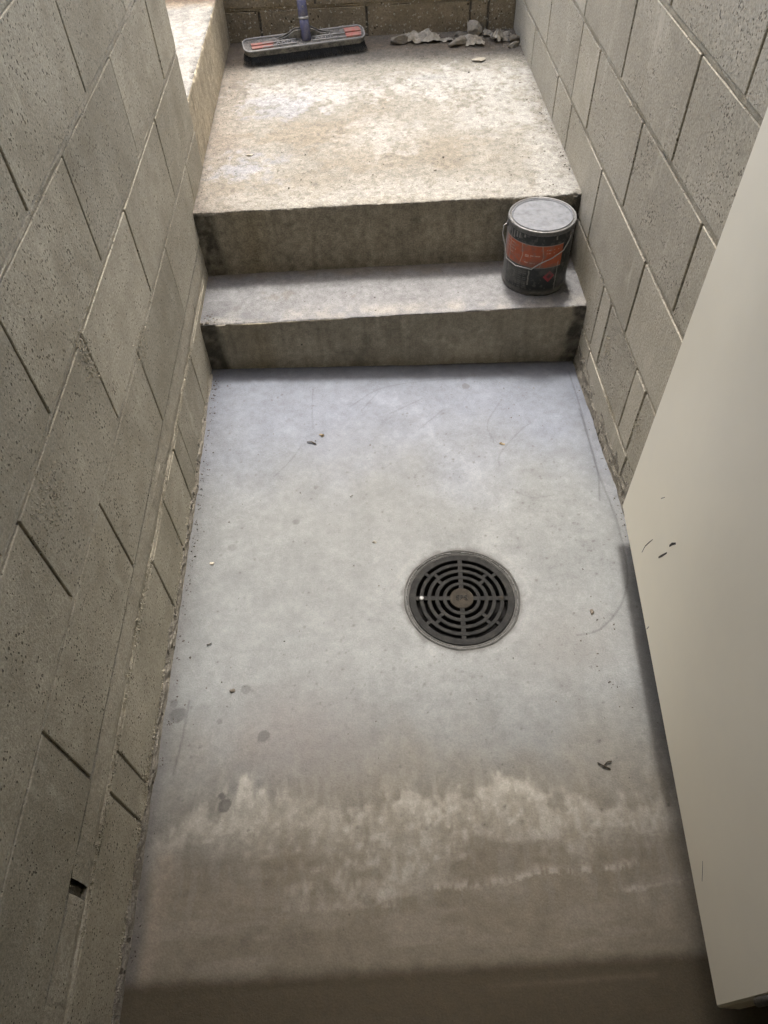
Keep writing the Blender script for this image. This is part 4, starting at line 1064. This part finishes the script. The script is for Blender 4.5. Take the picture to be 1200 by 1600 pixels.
crumple('mortar_flake', 'broken curled flake just behind the pale mortar wedge', 'flake', 0.868, 1.352, H2 + 0.001, 0.036, 0.022, 0.018, 'paper', 61, R(12), freq=26)
crumple('mortar_flake', 'pale flake lying between folded scrap and the right wall', 'flake', 1.020, 1.335, H2 + 0.001, 0.022, 0.016, 0.014, 'rubble', 62, R(-30), freq=28)
crumple('mortar_flake', 'narrow flake tail at the right end of the bag scrap', 'flake', 0.800, 1.360, H2 + 0.001, 0.040, 0.018, 0.014, 'paper', 63, R(-8), freq=26)
def scatter(name, spots, mat, label, cat):
    V, Fc = [], []
    rr = random.Random(len(spots) * 3 + len(name))
    oct_ = [(1, 0, 0), (-1, 0, 0), (0, 1, 0), (0, -1, 0), (0, 0, 1), (0, 0, -1)]
    fo = [(0, 2, 4), (2, 1, 4), (1, 3, 4), (3, 0, 4), (2, 0, 5), (1, 2, 5), (3, 1, 5), (0, 3, 5)]
    for x, y, z, s in spots:
        a = rr.uniform(0, 6.3); sc = [s * rr.uniform(0.6, 1.5), s * rr.uniform(0.5, 1.0), s * rr.uniform(0.35, 0.8)]; o = len(V)
        for p in oct_:
            q = [p[k] * sc[k] * rr.uniform(0.7, 1.25) for k in range(3)]
            V.append((x + q[0] * math.cos(a) - q[1] * math.sin(a), y + q[0] * math.sin(a) + q[1] * math.cos(a), z + q[2] + sc[2] * 0.5))
        Fc += [[i + o for i in f] for f in fo]
    return tag(mesh_obj(name, V, Fc, mat), label, cat, kind='stuff')
rs = random.Random(99)
def fz0(x, y): return float(floor_z(np.array(x), np.array(y)))
sp = [(rs.uniform(0.62, W - 0.01), Y3 - abs(rs.gauss(0, 0.075)) - 0.008, H2, rs.uniform(0.0015, 0.0065)) for _ in range(330)]
sp = [(x, y, z, s) for x, y, z, s in sp if x > 0.82 or s < 0.004]
scatter('rubble_gravel', sp, 'rubble_dark', 'loose gravel and dirt along the foot of the back wall', 'gravel')
sp = [(rs.uniform(0.01, W - 0.01), rs.uniform(Y2 + 0.02, Y3 - 0.1), H2, min(0.005, abs(rs.gauss(0.0008, 0.0012)) + 0.0007)) for _ in range(420)]
sp += [(abs(rs.gauss(0, 0.03)) + 0.005, rs.uniform(Y2 + 0.1, Y3 - 0.1), H2, rs.uniform(0.001, 0.003)) for _ in range(80)]
sp += [(W - abs(rs.gauss(0, 0.02)) - 0.004, rs.uniform(Y2 + 0.1, Y3 - 0.1), H2, rs.uniform(0.001, 0.0035)) for _ in range(90)]
scatter('grit', sp, 'grit', 'dark grit and crumbs scattered over the landing', 'grit')
sp = [(rs.uniform(0.01, W - 0.01), rs.uniform(Y2 + 0.02, Y3 - 0.1), H2, rs.uniform(0.0008, 0.0028)) for _ in range(420)]
scatter('plaster_crumbs', sp, 'grit_pale', 'pale plaster crumbs scattered over the landing', 'grit')
sp = []
for _ in range(150):
    x, y = rs.uniform(0.04, W - 0.04), rs.uniform(-1.3, -0.05)
    if math.hypot(x - DC[0], y - DC[1]) < 0.15: continue
    sp.append((x, y, float(floor_z(np.array(x), np.array(y))), min(0.0032, abs(rs.gauss(0.0006, 0.0008)) + 0.0005)))
for cx_, cy_, k in ((0.94, -0.83, 7), (0.90, -0.95, 8), (0.93, -1.05, 10), (0.16, -1.0, 6), (0.85, -0.25, 6)):
    for _ in range(k): sp.append((rs.gauss(cx_, 0.025), rs.gauss(cy_, 0.03), float(floor_z(np.array(cx_), np.array(cy_))), rs.uniform(0.0008, 0.0028)))
sp += [(rs.uniform(0.05, 0.8), rs.uniform(0.02, 0.21), H1, rs.uniform(0.0006, 0.0022)) for _ in range(60)]
for _ in range(420):
    y = rs.uniform(-1.5, -0.03); left = rs.random() < 0.6
    x = 0.010 + abs(rs.gauss(0, 0.010)) if left else W - 0.012 - abs(rs.gauss(0, 0.008))
    sp.append((x, y, fz0(x, y), rs.uniform(0.0006, 0.0028)))
scatter('floor_grit', sp, 'twig', 'fine dark grit on the lower floor and step', 'grit')

# ------------------------------------------------------------------ twigs, leaf scraps and clods on the lower floor
def fz(x, y): return float(floor_z(np.array(x), np.array(y)))
def twig(label, pts, rad):
    v = [(x, y, fz(x, y) + rad * 0.9 + 0.0015 + z) for x, y, z in pts]
    return tag(mesh_obj('twig', *tube(v, [rad * 0.7] + [rad] * (len(v) - 2) + [rad * 0.6], 7), 'twig', None, True), label, 'twig')
twig('short dark bent twig on the floor left of the arc scratches', [(0.283, -0.303, 0), (0.296, -0.304, 0.001), (0.304, -0.309, 0), (0.308, -0.312, 0)], 0.0020)
tw = twig('forked dark twig on the floor near the open door', [(0.862, -1.193, 0), (0.874, -1.203, 0.002), (0.884, -1.207, 0)], 0.0017)
v, f = tube([(0.872, -1.201, 0.0045), (0.880, -1.194, 0.006), (0.889, -1.193, 0.004)], 0.0015, 6)
fk = mesh_obj('fork', v, f, 'twig', None, True); child_of(fk, tw)
twig('thin dark sliver on the floor above the drain', [(0.395, -0.497, 0), (0.402, -0.492, 0)], 0.0014)
twig('tiny dark splinter at the left wall side of the floor', [(0.076, -0.893, 0), (0.086, -0.890, 0)], 0.0018)
crumple('leaf_scrap', 'small curled leaf scrap beside the bent twig', 'leaf', 0.322, -0.278, fz(0.322, -0.278) + 0.001, 0.009, 0.0055, 0.005, 'leaf', 51, R(-35), thick=0.0006, freq=70)
crumple('leaf_scrap', 'small leaf scrap lying on the curved scratches', 'leaf', 0.803, -0.336, fz(0.803, -0.336) + 0.001, 0.009, 0.004, 0.004, 'leaf', 52, R(-20), thick=0.0006, freq=70)
chunk('clod', 'small pale crumb on the floor by the left wall', 'clod', 0.066, -0.676, fz(0.066, -0.676), (0.007, 0.005, 0.004), 'rubble', 71)
chunk('clod', 'crumbly dark clod on the left of the floor', 'clod', 0.140, -1.003, fz(0.14, -1.0), (0.007, 0.006, 0.004), 'grit', 72)
chunk('clod', 'tiny pale crumb on the floor up left of the drain', 'clod', 0.452, -0.640, fz(0.45, -0.64), (0.006, 0.005, 0.0035), 'grit_pale', 73)
chunk('clod', 'dark crumb on the floor near the trowel line', 'clod', 0.925, -0.862, fz(0.925, -0.86), (0.006, 0.007, 0.0035), 'grit', 74)
